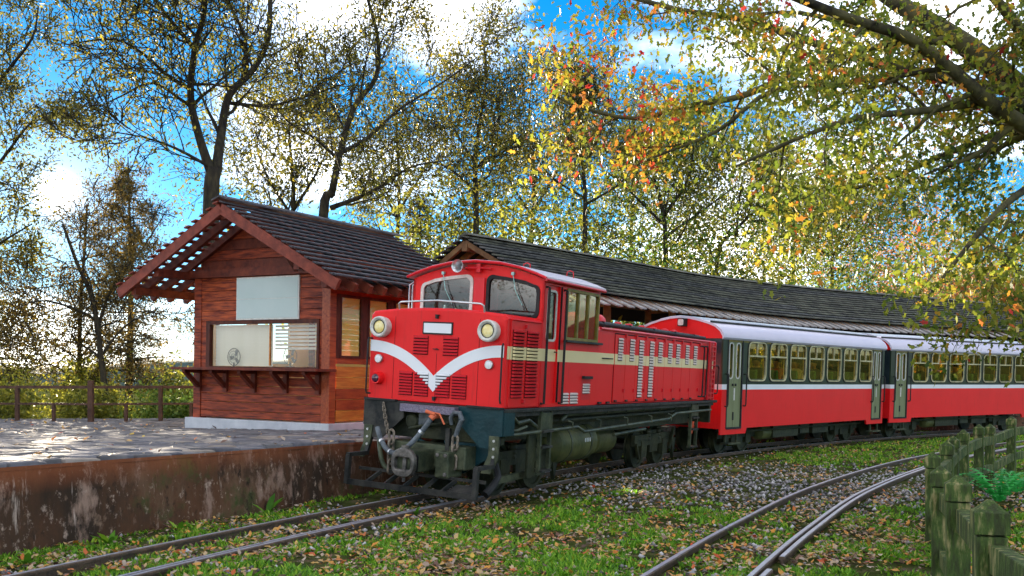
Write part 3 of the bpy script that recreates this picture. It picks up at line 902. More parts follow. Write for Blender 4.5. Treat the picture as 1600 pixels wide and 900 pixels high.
    # nose side doors with two columns of louvres
    dpan = MB().plate(rrect(0.505, 1.83, 0.82, 1.12, 0.01, 1), 0.0, 0.01, SD).build('nose_door', 'red_paint', root)
    D1 = lambda a, b, c: SD(a, b, c+0.0105)
    MB().plate([(0.095, 1.87), (0.915, 1.87), (0.915, 2.035), (0.095, 2.035)], 0.0, 0.003, D1).build('cream_band', 'cream_paint', dpan)
    for a0, a1 in ((0.15, 0.44), (0.53, 0.84)): louvres(dpan, a0, a1, 1.38, 2.25, 20, lambda a, b, c: SD(a, b, c+0.0145), RS, 'red_louvre', 0.03, True, inB)
    MB().tube([SD(0.1, 2.375, .02), SD(0.9, 2.375, .02)], 0.014, 8).build('drip_rail', 'red_paint', dpan, True)
    for w in (2.3, 1.34):
        MB().box(SD(0.495, w, .025), (0.05, 0.03, 0.05)).build('latch', 'red_louvre', dpan)
    # -- cab
    def roofz(y): return 2.95 + 0.21*(1-(abs(y)/1.05)**2.0)
    # cab front with two window openings: strips of wall round them
    win = [(-0.90, -0.07), (0.17, 0.97)]
    zb, zt0 = 2.45, 2.96
    m = MB()
    def colm(a, b, z0, zf): 
        n = 6
        for k in range(n):
            y0, y1 = a+(b-a)*k/n, a+(b-a)*(k+1)/n
            m.plate([(y0, z0), (y1, z0), (y1, zf(y1)), (y0, zf(y0))], -0.04, 0.0, CF)
    for a, b in ((-HW, -0.88), (-0.09, 0.19), (0.95, HW)): colm(a, b, 2.40, roofz)
    wt = lambda y: 3.0 - 0.13*(max(0, abs(y)-0.1)/0.9)**1.6 - .02
    for a, b in ((-0.88, -0.09), (0.19, 0.95)):
        n = 8
        for k in range(n):
            y0, y1 = a+(b-a)*k/n, a+(b-a)*(k+1)/n
            m.plate([(y0, wt(y0)), (y1, wt(y1)), (y1, roofz(y1)), (y0, roofz(y0))], -0.04, 0.0, CF)
        m.plate([(a, 2.40), (b, 2.40), (b, 2.46), (a, 2.46)], -0.04, 0.0, CF)
    cab = m.build('cab_front', 'red_paint', root)
    for i, (a, b) in enumerate(((-0.88, -0.09), (0.19, 0.95))):
        def outline(g, r):
            pts = []
            x0, x1, z0 = a+g, b-g, 2.455+g
            def z1(x): return wt(x)-g
            for cx, cz, a0 in ((x1-r, z1(x1)-r, 0), (x0+r, z1(x0)-r, 90), (x0+r, z0+r, 180), (x1-r, z0+r, 270)):
                for k in range(6):
                    an = R(a0+90*k/5); pts.append((cx+r*math.cos(an), cz+r*math.sin(an)))
                if a0 == 0:
                    for k in range(1, 5):
                        xx = (x1-r) + (x0+r-(x1-r))*k/5; pts.append((xx, z1(xx)))
            return pts
        fr = MB().ring(outline(-0.035, 0.1), outline(0.012, 0.075), -0.03, 0.018, CF).build('window_frame', 'lamp_rim' if i == 0 else 'black_rubber', cab, True)
        MB().plate(outline(0.0, 0.08), -0.012, -0.008, CF).build('pane', 'cab_glass', fr)
        tx = (a+b)/2 + (-0.06 if i == 0 else 0.0)
        MB().tube([CF(tx, 3.03, .03), CF(tx+.06, 2.8, .045), CF(tx+.17, 2.6, .03)], 0.006, 6).box(CF(tx, 3.03, .02), (0.04, 0.04, 0.04)).build('wiper', 'wiper_teal', cab)
        MB().tube([CF(tx+.10, 2.74, .026), CF(tx+.21, 2.53, .024)], 0.008, 6).build('wiper_blade', 'black_rubber', cab)
    MB().plate(rrect(0.05, 2.79, 0.17, 0.36, 0.012, 2), 0.0, 0.03, CF).build('cover_box', 'red_louvre', cab)
    MB().tube([CF(.22, 2.46, .02), CF(.22, 2.5, .09), CF(.9, 2.46, .09), CF(.9, 2.42, .02)], 0.014, 8).build('grab_rail', 'black_rubber', cab, True)
    # horn on the cab front
    h = MB().lathe(CF(-0.19, 3.11, 0.0), (-1, 0, 0), [(0.0, 0.03), (0.1, 0.035), (0.19, 0.055), (0.235, 0.09), (0.24, 0.09), (0.235, 0.08), (0.18, 0.045), (0.1, 0.02)], 24).build('horn', 'bright_steel', root, True)
    MB().tube([CF(-0.15, 3.1, 0.08), CF(0.1, 3.1, 0.06), CF(0.24, 3.09, 0.04)], 0.014, 8).box(CF(0.05, 3.1, .05), (0.05, 0.06, 0.12)).build('horn_bracket', 'red_louvre', root)
    for d in (0.02, 0.1): MB().tube([(xc+d, 1.06, 2.46), (xc+d, 1.13, 2.47), (xc+d, 1.13, 2.86), (xc+d, 1.06, 2.9)], 0.012, 6).build('grab_rail', 'bright_steel', root, True)
    # cab sides (near one with door and windows cut out)
    m = MB()
    def pan(a0, a1, b0, b1, M=SD, c0=-0.04, c1=0.0): m.plate([(a0, b0), (a1, b0), (a1, b1), (a0, b1)], c0, c1, M)
    pan(0.985, 1.08, ZB, 2.95); pan(1.47, 1.70, 1.30, 2.95); pan(1.08, 1.47, 2.9, 2.95); pan(2.78, 2.84, 2.2, 2.95)
    pan(1.70, 2.84, ZB, 2.2); pan(1.70, 2.78, 2.88, 2.95); pan(0.985, 1.70, ZB, 1.30)
    side = m.build('cab_side', 'red_paint', root)
    MB().plate([(1.47, 1.87), (2.84, 1.87), (2.84, 2.035), (1.47, 2.035)], 0.001, 0.005, SD).build('cream_band', 'cream_paint', side)
    MB().plate([(0.985, 1.87), (1.08, 1.87), (1.08, 2.035), (0.985, 2.035)], 0.001, 0.005, SD).build('cream_band', 'cream_paint', side)
    # door, set back
    D2 = lambda a, b, c: SD(a, b, c-0.03)
    m = MB()
    m.ring(rrect(1.275, 2.1, 0.4, 1.6, 0.01, 4), rrect(1.275, 2.49, 0.27, 0.66, 0.05, 4), -0.03, 0.0, D2)
    door = m.build('door', 'red_paint', root)
    MB().plate([(1.08, 1.87), (1.47, 1.87), (1.47, 2.035), (1.08, 2.035)], 0.001, 0.004, D2).build('cream_band', 'cream_paint', door)
    fr = MB().ring(rrect(1.275, 2.49, 0.31, 0.7, 0.07, 4), rrect(1.275, 2.49, 0.25, 0.64, 0.05, 4), 0.0, 0.014, D2).build('window_frame', 'lamp_rim', door, True)
    MB().plate(rrect(1.275, 2.49, 0.28, 0.67, 0.05, 4), -0.018, -0.014, D2).build('pane', 'cab_glass', door)
    MB().tube([D2(1.42, 2.0, .0), D2(1.42, 2.0, .04), D2(1.36, 2.0, .045)], 0.01, 6).build('handle', 'black_rubber', door)
    # three-pane side window
    fr = MB().ring(rrect(2.24, 2.54, 1.12, 0.72, 0.01, 1), rrect(2.24, 2.54, 1.04, 0.64, 0.01, 1), -0.03, 0.016, SD)
    for a in (2.07, 2.42): fr.plate([(a-.022, 2.22), (a+.022, 2.22), (a+.022, 2.86), (a-.022, 2.86)], -0.03, 0.012, SD)
    fr = fr.build('window_frame', 'window_olive', side)
    for a0, a1 in ((1.725, 2.045), (2.095, 2.395), (2.445, 2.755)):
        MB().plate([(a0, 2.22), (a1, 2.22), (a1, 2.86), (a0, 2.86)], -0.014, -0.010, SD).build('pane', 'side_glass', fr)
    MB().box(SD(2.26, 2.165, .03), (1.25, 0.07, 0.03)).build('window_sill', 'frame_steel', side)
    for a in (1.035, 1.585):
        MB().tube([SD(a, 1.3, .0), SD(a, 1.3, .05), SD(a, 2.86, .05), SD(a, 2.86, 0)], 0.018, 8).build('grab_rail', 'black_rubber', side, True)
    MB().plate([(1.49, 1.31), (1.54, 1.31), (1.54, 2.9), (1.49, 2.9)], 0.001, 0.004, SD).build('door_seal', 'black_gap', side)
    for a0, a1, b0, b1, n in ((1.66, 1.88, 1.275, 1.44, 4), (1.95, 2.19, 1.275, 1.44, 4), (2.37, 2.60, 1.42, 1.57, 4)):
        louvres(side, a0, a1, b0, b1, n, SD, RS, 'glint_louvre', 0.024)
    MB().plate(rrect(2.48, 1.5, 0.32, 0.34, 0.01, 1), -0.01, 0.001, SD).build('vent_plate', 'red_louvre', side)
    MB().box(SD(2.48, 1.66, .02), (0.3, 0.05, 0.04)).build('vent_hinge', 'black_rubber', side)
    MB().plate(rrect(1.93, 1.952, 0.27, 0.15, 0.004, 1), 0.005, 0.008, SD).build('cover_plate', 'cream_paint', side)
    # far side and rear of the cab
    FS = lambda a, b, c: (f + a, HW + c, b)
    m = MB()
    for a0, a1, b0, b1 in ((0.985, 1.2, ZB, 2.95), (1.2, 2.7, ZB, 2.2), (2.7, 2.84, ZB, 2.95), (1.2, 2.7, 2.86, 2.95)): m.plate([(a0, b0), (a1, b0), (a1, b1), (a0, b1)], -0.04, 0, FS)
    m.build('cab_side', 'red_paint', root)
    m = MB()
    RR_ = lambda a, b, c: (xh + c, -a, b)
    for a, b in ((-HW+.04, -0.7), (-0.1, 0.1), (0.7, HW-.04)): m.plate([(a, 2.4), (b, 2.4), (b, roofz(b)), (a, roofz(a))], -0.04, 0, RR_)
    for a, b in ((-0.7, -0.1), (0.1, 0.7)):
        m.plate([(a, 2.4), (b, 2.4), (b, 2.5), (a, 2.5)], -0.04, 0, RR_); m.plate([(a, 2.9), (b, 2.9), (b, 2.95), (a, 2.95)], -0.04, 0, RR_)
    m.build('cab_rear', 'red_paint', root)
    # driver's desk inside
    MB().box((xc+0.3, 0.35, 2.3), (0.5, 0.9, 0.3)).box((xc+0.9, -0.45, 1.9), (0.45, 0.45, 1.0)).box((xc+0.95, 0.1, 1.33), (1.7, 2.0, 0.06)).build('control_desk', 'window_olive', root, bevel=0.02)
    # cab roof
    ys = [-1.11, -1.09, -0.95, -0.7, -0.4, 0, 0.4, 0.7, 0.95, 1.09, 1.11]
    rz = lambda y: 2.955 + 0.225*(1-(min(abs(y), 1.11)/1.11)**2.1)
    secs = []
    for x in (xc-0.09, xc-0.085, xh+0.06):
        up = [(x, y, rz(y) + (0.035 if x > xc-.088 else .02)) for y in ys]; dn = [(x, y, rz(y) - 0.005) for y in reversed(ys)]
        secs.append(up + dn)
    roof = MB().loft(secs).build('cab_roof', 'roof_silver', root, True)
    MB().tube([(xc-0.088, y, rz(y)+.012) for y in ys], 0.02, 8).build('roof_edge', 'red_louvre', roof, True)
    MB().tube([(x, -1.105, 2.95) for x in (xc-0.08, xh+0.05)], 0.022, 8).build('gutter', 'red_louvre', roof, True)
    for x, y in ((xc+.4, -.55), (xc+1.5, -.7)):
        MB().tube([(x, y-.06, 3.06), (x, y-.05, 3.2), (x, y, 3.22), (x, y+.05, 3.2), (x, y+.06, 3.1)], 0.008, 6).build('lifting_eye', 'red_louvre', roof)
    # -- long hood
    ss = lambda x, hw: [(x, -hw, ZB), (x, -hw, ZT-0.06), (x, -hw+0.06, ZT)] + [(x, y, crown(y, ZT, 0.05)) for y in (-0.5, 0, 0.5)] + [(x, hw-0.06, ZT), (x, hw, ZT-0.06), (x, hw, ZB)]
    hood = MB().loft([ss(xh, HW-.004), ss(xe-0.03, HW-.004), ss(xe, HW-0.03)]).build('hood', 'red_paint', root, bevel=0.012)
    H = lambda a, b, c: SD(a, b, c-0.004)
    MB().plate([(2.845, 1.87), (3.5, 1.87), (3.5, 2.035), (2.845, 2.035)], 0.001, 0.005, H).build('cream_band', 'cream_paint', hood)
    MB().plate([(7.72, 1.87), (8.68, 1.87), (8.68, 2.035), (7.72, 2.035)], 0.001, 0.005, H).build('cream_band', 'cream_paint', hood)
    edges = [3.5, 3.95, 4.4, 4.85, 5.3, 5.76, 6.22, 6.69, 7.18, 7.72]
    inC = lambda a, z: 'glint_louvre'
    for i, (a0, a1) in enumerate(zip(edges[:-1], edges[1:])):
        g = 0.007
        d = MB().plate(rrect((a0+a1)/2, 1.81, a1-a0-2*g, 1.06, 0.01, 1), -0.002, 0.012, H).build('hood_door', 'red_paint', root)
        K = lambda a, b, c: H(a, b, c+0.0125)
        MB().plate([(a0+g, 1.87), (a1-g, 1.87), (a1-g, 2.035), (a0+g, 2.035)], 0.0, 0.003, K).build('cream_band', 'cream_paint', d)
        c = (a0+a1)/2 + (0.02 if i % 2 else -0.02)
        K2 = lambda a, b, cc: H(a, b, cc+0.016)
        louvres(d, c-0.085, c+0.085, 1.34 if i in (2, 3) else 1.93, 2.29, 20 if i in (2, 3) else 8, K2, RS, 'glint_louvre', 0.022, True, inC)
        for w in (2.33, 1.46):
            MB().box(K(a1-0.045, w, 0.014), (0.04, 0.028, 0.06)).build('latch', 'red_louvre', d)
        MB().tube([K(a0+0.05, 1.3, .012), K(a0+0.13, 1.3, .012)], 0.016, 6).build('hinge', 'frame_steel', d)
    MB().plate([(3.49, 1.27), (7.73, 1.27), (7.73, 2.36), (3.49, 2.36)], -0.003, 0.0012, H).build('door_shadow_gap', 'black_gap', hood)
    MB().tube([H(2.9, 2.40, .012), H(8.66, 2.40, .012)], 0.022, 8).build('drip_rail', 'red_louvre', hood, True)
    MB().tube([H(3.02, 1.955, .0), H(3.02, 1.955, .04), H(3.36, 1.955, .04), H(3.36, 1.955, 0)], 0.01, 6).build('hand_hold', 'black_rubber', hood)
    for a in (2.98, 3.3): MB().box(H(a, 1.28, .02), (0.1, 0.03, 0.03)).build('clip', 'black_rubber', hood)
    # on the hood's top: black pipe run, dome, small caps
    m = MB().tube([(f+2.85, -0.95, 2.475), (f+8.3, -0.95, 2.47)], 0.035, 8)
    m.tube([(f+2.85, -0.86, 2.5), (f+8.2, -0.86, 2.495)], 0.03, 8)
    for a in (3.2, 4.3, 5.4, 6.5, 7.6): m.box((f+a, -0.9, 2.47), (0.04, 0.16, 0.1))
    m.build('roof_pipe', 'black_rubber', root, True)
    dome = [(0.0, 1.0), (0.05, 1.0), (0.12, 0.96), (0.17, 0.82), (0.19, 0.5), (0.195, 0.05)]
    MB().loft([[(f+3.55+0.48*r*math.cos(a*math.pi/10), -0.45+0.36*r*math.sin(a*math.pi/10), 2.47+z) for a in range(20)] for z, r in dome]).build('exhaust_dome', 'red_paint', root, True)
    for a in (4.6, 5.1, 5.7, 6.3, 6.9, 7.4):
        MB().lathe((f+a, -0.62, 2.44), (0, 0, 1), [(0, 0.05), (0.09, 0.05), (0.1, 0.07), (0.13, 0.06), (0.14, 0.02)], 12).build('filler_cap', 'red_louvre', root, True)
    # ladder and grab irons at the rear corner, rear lamp
    m = MB()
    for a in (8.2, 8.56): m.bar(SD(a, 1.26, .05), SD(a, 2.4, .05), 0.035, 0.05, (1, 0, 0))
    ladder = m.build('ladder', 'red_louvre', root)
    r = MB().bar((-0.17, 0, 0), (0.17, 0, 0), 0.05, 0.022).mesh('rung', 'red_louvre')
    for k in range(12): place('rung', r, ladder, SD(8.38, 1.3+k*0.092, .05))
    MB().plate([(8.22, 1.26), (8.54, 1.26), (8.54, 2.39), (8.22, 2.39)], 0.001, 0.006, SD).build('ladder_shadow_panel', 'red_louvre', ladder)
    for a in (7.84, 8.06):
        MB().tube([SD(a-.08 if a < 8 else a-.05, 1.33, 0), SD(a-.02, 1.33, .05), SD(a, 1.37, .06), SD(a, 2.25, .06), SD(a-.03, 2.3, .06), SD(a-.12, 2.3, .0)], 0.015, 8).build('grab_iron', 'black_rubber', root, True)
    MB().tube([SD(8.7, 1.38, -.02), SD(8.93, 1.38, .02), SD(8.96, 1.42, .02), SD(8.96, 1.9, .02), SD(8.9, 1.94, .02), SD(8.72, 1.94, -.02)], 0.015, 8).build('grab_iron', 'black_rubber', root, True)
    MB().lathe((xe-0.03, -0.72, 2.18), (1, 0, 0), [(0, 0.2), (0.12, 0.2), (0.22, 0.16), (0.27, 0.09), (0.29, 0.01)], 20).build('rear_lamp_housing', 'red_paint', root, True)
    # -- footplate and frame
    MB().box((0, 0, 1.22), (8.96+0.02, 2.16, 0.05)).build('footplate', 'frame_steel', root, bevel=0.008)
    m = MB()
    for y in (-0.62, 0.62): m.box((0.0, y, 0.98), (8.3, 0.06, 0.42))
    for x in (-3.4, -1.6, 0, 1.6, 3.4): m.box((x, 0, 0.95), (0.12, 1.2, 0.36))
    m.build('main_frame', 'under_green', root)
    MB().box((f+4.6, -1.0, 1.165), (8.6, 0.05, 0.055)).build('side_sill', 'frame_steel', root)
    # buffer beam and corner plates at the nose
    MB().box((f+0.18, 0, 0.98), (0.1, 1.95, 0.42)).build('buffer_beam', 'under_green', root, bevel=0.01)
    cp = [(0.42, 1.235), (1.07, 1.235), (1.07, 0.9), (0.93, 0.885), (0.93, 0.735), (0.76, 0.735), (0.42, 1.03)]
    rp = MB().plate(cp, 0.0, 0.03, FR).plate([(0.0, 1.235), (0.28, 1.235), (0.28, 0.9), (0.0, 0.9)], 0.0, 0.028, lambda a, b, c: SD(a, b, c+0.0)).build('corner_plate', 'teal_steel', root, bevel=0.004)
    rp['label'] = 'teal-tinted steel corner plate under the right headlight'
    lp = MB().plate([(-a, b) for a, b in cp], 0.0, 0.03, FR).build('corner_plate', 'frame_steel', root, bevel=0.004)
    for q, sg in ((rp, 1), (lp, -1)):
        MB().box(FR(sg*0.8, 1.25, 0.02), (0.09, 0.5, 0.025)).build('step_tread', 'black_rubber', q)
    MB().box(FR(0, 1.17, 0.05), (0.16, 0.84, 0.1)).build('front_step', 'tread_plate', root, bevel=0.006)
    # angled step hangers at both front corners, with bolts
    for sg in (1, -1):
        hgr = MB().plate([(0.9, 0.9), (1.04, 0.9), (1.04, 0.62), (0.94, 0.42), (0.8, 0.42), (0.9, 0.66)] if sg == 1 else [(-1.04, 0.9), (-0.9, 0.9), (-0.93, 0.66), (-1.03, 0.46), (-1.12, 0.46), (-1.04, 0.66)], 0.02, 0.05, FR).build('step_hanger', 'pipe_green', root)
        for w in (0.84, 0.74, 0.64): MB().lathe(FR(sg*0.975, w, 0.05), (-1, 0, 0), [(0, 0.018), (0.012, 0.018)], 6).build('bolt', 'bright_steel', hgr)
    # pilot: low slatted sweep plate
    PF = lambda a, b, c: (f - 0.34 - c, -a, b)
    m = MB()
    m.bar(PF(-0.97, 0.17, .12), PF(0.97, 0.17, .12), 0.03, 0.075)
    m.bar(PF(-0.97, 0.33, -.14), PF(0.97, 0.33, -.14), 0.03, 0.04)
    for a in (-0.97, 0.97):
        m.bar(PF(a, 0.14, .12), PF(a, 0.52, .1), 0.06, 0.06, (1, 0, 0)); m.bar(PF(a, 0.52, .12), PF(a, 0.52, -.3), 0.06, 0.05); m.bar(PF(a, 0.52, -.28), PF(a, 0.95, -.45), 0.05, 0.05, (0, 1, 0))
    pilot = m.build('pilot', 'frame_steel', root)
    for k in range(6):
        a = -0.72 + k*0.29
        MB().plate([(0, 0), (0.02, 0), (0.02, 1), (0, 1)], 0, 1, lambda x, y, c: PF(a + x + 0.12*(c), 0.17 + 0.15*c, 0.12 - 0.25*c + (0.1*y - .05)*0 - 0.0) if False else (f-0.34-(0.11-0.25*y), -(a+x+0.10*y), 0.15+0.17*y + (c-0.5)*0.06)).build('pilot_slat', 'frame_steel', pilot)
    MB().plate([(0.55, 0.155), (0.9, 0.155), (0.9, 0.30), (0.62, 0.30)], 0, 0.01, lambda a, b, c: (f-0.34-0.13+(b-0.155)*1.2, -a, b*0.6+0.09+c)).build('pilot_plate', 'frame_steel', pilot)
    # coupler with link-and-pin head, draft gear
    CP = lambda a, b, c: (f - 0.62 - c, -a, b)
    hd = MB().ring(rrect(0.03, 0.52, 0.34, 0.36, 0.15, 5), rrect(0.03, 0.51, 0.24, 0.15, 0.03, 5), -0.03, 0.05, CP).build('coupler_head', 'coupler_iron', root, True, 0.01)
    MB().plate(rrect(0.03, 0.51, 0.3, 0.22, 0.03, 3), -0.09, -0.05, CP).build('coupler_back', 'black_gap', hd)
    MB().tube([CP(0.03, 0.36, -.01), CP(0.03, 0.7, -.01)], 0.03, 10).lathe(CP(0.03, 0.7, -.01), (0, 0, 1), [(0, 0.05), (0.03, 0.05), (0.035, 0.02)], 10).tube([CP(0.03, 0.28, .0), CP(0.03, 0.36, .0)], 0.022, 8).build('coupler_pin', 'coupler_iron', hd, True)
    m = MB()
    m.box((f-0.30, 0, 0.53), (0.6, 0.26, 0.28)); m.box((f-0.1, -0.36, 0.5), (0.36, 0.2, 0.34)); m.box((f+0.05, 0, 0.58), (0.3, 1.2, 0.3))
    dg = m.build('draft_gear', 'pipe_green', root, bevel=0.02)
    for y, z in ((-0.42, 0.62), (-0.30, 0.62), (-0.42, 0.38)): MB().lathe((f-0.28, y, z), (-1, 0, 0), [(0, 0.028), (0.02, 0.028), (0.025, 0.012)], 6).build('bolt', 'coupler_iron', dg)
    MB().plate([(0.1, 0.78), (0.5, 0.82), (0.9, 0.9), (0.9, 0.66), (0.42, 0.36), (0.2, 0.36)], -0.2, -0.16, FR).plate([(-0.1, 0.7), (-0.4, 0.8), (-0.42, 0.6), (-0.2, 0.45)], -0.2, -0.16, FR).build('gusset_plate', 'teal_steel', root)
    # hoses, chains, hook, cock
    def hang(p0, p1, sag, n=16, fwd=0.0):
        p0, p1 = Vector(p0), Vector(p1)
        return [p0.lerp(p1, k/n) + Vector((-fwd*math.sin(math.pi*k/n), 0, -sag*math.sin(math.pi*k/n)**0.9)) for k in range(n+1)]
    path = hang(FR(0.10, 1.06, 0.17), FR(-0.74, 0.88, 0.16), 0.38, 18, 0.14)
    hose = MB().tube(path, 0.034, 10).build('brake_hose', 'hose_grey', root, True)
    for k in (2, 7, 11, 15): 
        a, b = Vector(path[k]), Vector(path[k+1]); MB().tube([a, a.lerp(b, .4)], 0.041, 10).build('hose_clamp', 'bright_steel', hose)
    MB().tube([FR(0.13, 1.1, 0.02), FR(0.13, 1.1, .15), FR(0.10, 1.06, .18)], 0.042, 10).tube([FR(0.1, 1.14, .16), FR(0.22, 1.13, .16), FR(0.3, 1.0, .16)], 0.013, 6).tube([FR(0.02, 1.15, .17), FR(0.16, 1.12, .17)], 0.024, 8).build('brake_cock', 'orange_cock', root, True)
    MB().tube(hang(FR(-0.78, 0.74, .05), FR(-0.44, 0.36, .05), 0.16, 10, 0.1), 0.032, 10).build('air_hose', 'pipe_green', root, True)
    MB().tube([FR(-0.3, 0.9, .06), FR(-0.1, 0.95, .08), FR(0.2, 1.0, .04), FR(0.35, 1.02, .0)], 0.02, 8).build('air_pipe', 'under_green', root, True)
    def link_mesh(l, w, r):
        pts = []
        for k in range(16):
            a = 2*math.pi*k/16
            pts.append((0, math.cos(a)*w/2, math.sin(a)*w/2 + (l/2-w/2)*(1 if math.sin(a) >= 0 else -1)))
        return MB().tube(pts, r, 6, closed=True).mesh('chain_link', 'rusty_chain', True)
    big = link_mesh(0.19, 0.09, 0.017); small = link_mesh(0.08, 0.042, 0.008)
    def chain(path, me, ln):
        pts = [Vector(p) for p in path]; o = empty('safety_chain', (0, 0, 0)); o.parent = root
        acc = 0; k = 0
        tot = sum((b-a).length for a, b in zip(pts[:-1], pts[1:])); n = int(tot/ln)
        for i in range(n):
            d = (i+0.5)*ln; j = 0
            while j < len(pts)-2 and d > (pts[j+1]-pts[j]).length: d -= (pts[j+1]-pts[j]).length; j += 1
            t = (pts[j+1]-pts[j]).normalized(); c = pts[j] + t*d
            q = t.to_track_quat('Z', 'Y') @ Matrix.Rotation(R(90*(i % 2)+10), 3, 'Z').to_quaternion()
            place('chain_link', me, o, c, q.to_euler())
    chain([FR(-0.74, 1.2, .05), FR(-0.68, 1.0, .07), FR(-0.6, 0.8, .1)], small, 0.052)
    chain([FR(-0.5, 0.84, .17), FR(-0.5, 0.62, .17), FR(-0.49, 0.26, .17)], big, 0.13)
    hk = MB().tube([FR(0.38, 1.0, .12), FR(0.37, 1.09, .13), FR(0.42, 1.16, .13), FR(0.5, 1.16, .13), FR(0.54, 1.08, .13), FR(0.49, 0.98, .12), FR(0.45, 0.86, .12)], [0.02, 0.028, 0.032, 0.034, 0.034, 0.03, 0.03], 10).build('tow_hook', 'hose_grey', root, True)
    chain([FR(0.45, 0.84, .12), FR(0.44, 0.46, .12)], big, 0.125)
    MB().bar(FR(0.32, 0.95, .08), FR(0.32, 0.46, .08), 0.06, 0.05, (1, 0, 0)).build('uncoupling_bar', 'frame_steel', root)
    for v, w in ((-0.34, 0.99),):
        q = MB().lathe(FR(v, w, -0.13), (-1, 0, 0), [(0, 0.1), (0.08, 0.1), (0.1, 0.08), (0.105, 0.02)], 18).build('socket_cover', 'under_green', root, True)
    MB().plate(rrect(-0.14, 1.02, 0.17, 0.18, 0.03, 3), -0.12, -0.04, FR).build('junction_box', 'hose_grey', root)
    # -- running gear
    def bogie(x0, n):
        b = empty('bogie', (x0, 0, 0)); b.parent = root
        m = MB()
        for y in (-0.56, 0.56):
            m.box((0, y, 0.52), (2.0, 0.07, 0.2)); m.box((-0.55, y, 0.36), (0.26, 0.1, 0.3)); m.box((0.55, y, 0.36), (0.26, 0.1, 0.3)); m.box((0, y, 0.36), (0.4, 0.05, 0.16))
            for sx in (-0.28, 0.28):
                m.lathe((sx, y, 0.5), (0, 0, 1), [(0, 0.06), (0.03, 0.06), (0.06, 0.05), (0.09, 0.06), (0.12, 0.05), (0.15, 0.06), (0.18, 0.05), (0.21, 0.06)], 10)
        m.box((0, 0, 0.6), (0.4, 1.1, 0.16))
        m.bar((-1.0, -0.62, 0.46), (-0.8, -0.6, 0.2), 0.05, 0.05); m.bar((0.9, -0.64, 0.7), (0.75, -0.62, 0.3), 0.05, 0.06); m.plate([(0.78, 0.5), (1.0, 0.5), (0.9, 0.12)], -0.66, -0.6, lambda a, b_, c: (a, c, b_))
        m.build('bogie_frame', 'under_green', b)
        for wx in (-0.55, 0.55):
            for y, sg in ((-0.42, -1), (0.42, 1)):
                MB().lathe((wx, y, 0.37), (0, sg, 0), [(-0.06, 0.4), (-0.03, 0.4), (-0.025, 0.372), (0.06, 0.365), (0.06, 0.31), (0.035, 0.3), (0.035, 0.12), (0.07, 0.11), (0.07, 0.03)], 28).build('wheel', 'under_green', b, True)
            MB().tube([(wx, -0.45, 0.37), (wx, 0.45, 0.37)], 0.06, 10).build('axle', 'frame_steel', b)
    bogie(f+1.5, 0); bogie(f+6.75, 1)
    # air tanks between the bogies
    tk = MB().lathe((f+2.2, -0.52, 0.64), (1, 0, 0), [(0, 0.05), (0.04, 0.2), (0.1, 0.285), (0.16, 0.3), (1.34, 0.3), (1.4, 0.285), (1.46, 0.2), (1.5, 0.05)], 28).build('air_tank', 'tank_olive', root, True)
    for t in (0.4, 1.12): MB().lathe((f+2.2+t, -0.52, 0.64), (1, 0, 0), [(0, 0.296), (0, 0.308), (0.05, 0.308), (0.05, 0.296)], 28).build('tank_strap', 'pipe_green', tk)
    for k in range(4): MB().box((f+3.1+k*0.06, -0.818, 0.69), (0.022, 0.006, 0.06)).build('stencil_mark', 'white_paint', tk)
    MB().lathe((f+4.1, -0.35, 0.6), (1, 0, 0), [(0, 0.05), (0.05, 0.2), (0.1, 0.24), (0.8, 0.24), (0.86, 0.2), (0.9, 0.05)], 24).build('air_tank', 'tank_olive', root, True)
    # hung step frames
    def steps(a0, a1, zb):
        m = MB()
        for a in (a0, a1): m.bar(SD(a, 1.19, -.03), SD(a, zb, -.03), 0.05, 0.05, (1, 0, 0))
        s_ = m.build('step_frame', 'pipe_green', root)
        for w in (zb+.02, (zb+0.95)/2+.05, 0.92): MB().bar(SD(a0, w, -.03), SD(a1, w, -.03), 0.12, 0.03).build('step', 'frame_steel', s_)
        MB().box(SD((a0+a1)/2, 1.06, -.02), (a1-a0, 0.03, 0.22)).build('bracket_plate', 'pipe_green', s_)
    steps(1.12, 1.42, 0.36); steps(7.5, 7.86, 0.34)
    MB().box(SD(0.98, 0.6, -.08), (0.22, 0.04, 0.62)).build('sand_box', 'under_green', root, bevel=.01)
    # pipes along the frame
    pp = [SD(0.1, 0.9, -.02), SD(1.9, 0.93, -.02), SD(2.3, 0.94, -.02), SD(2.55, 0.86, -.02), SD(6.2, 0.94, -.02), SD(6.6, 1.03, -.02), SD(8.7, 1.05, -.02)]
    MB().tube(pp, 0.026, 8).build('side_pipe', 'pipe_green', root, True)
    MB().tube([SD(1.9, 1.03, -.1), SD(2.1, 1.12, -.1), SD(7.2, 1.14, -.1)], 0.03, 8).build('side_pipe', 'pipe_green', root, True)
    MB().tube([SD(1.5, 1.02, -.2), SD(7.0, 1.04, -.2)], 0.034, 8).build('side_pipe', 'under_green', root, True)
    MB().tube([SD(4.0, 0.74, -.15), SD(5.4, 0.78, -.15)], 0.03, 8).build('side_pipe', 'pipe_green', root, True)
    for a in (2.1, 3.1, 4.2, 5.3, 6.3):
        MB().tube([SD(a-.08, 1.03, -.04), SD(a, 1.01, .0), SD(a, 0.9, 0)], 0.014, 6).build('pipe_hanger', 'pipe_green', root)
    for a in (2.6, 3.5, 4.3, 5.1, 5.9, 6.7):
        MB().tube([SD(a, 1.13, -.1), SD(a+.05, 1.13, -.1)], 0.042, 8).build('pipe_joint', 'pipe_green', root)
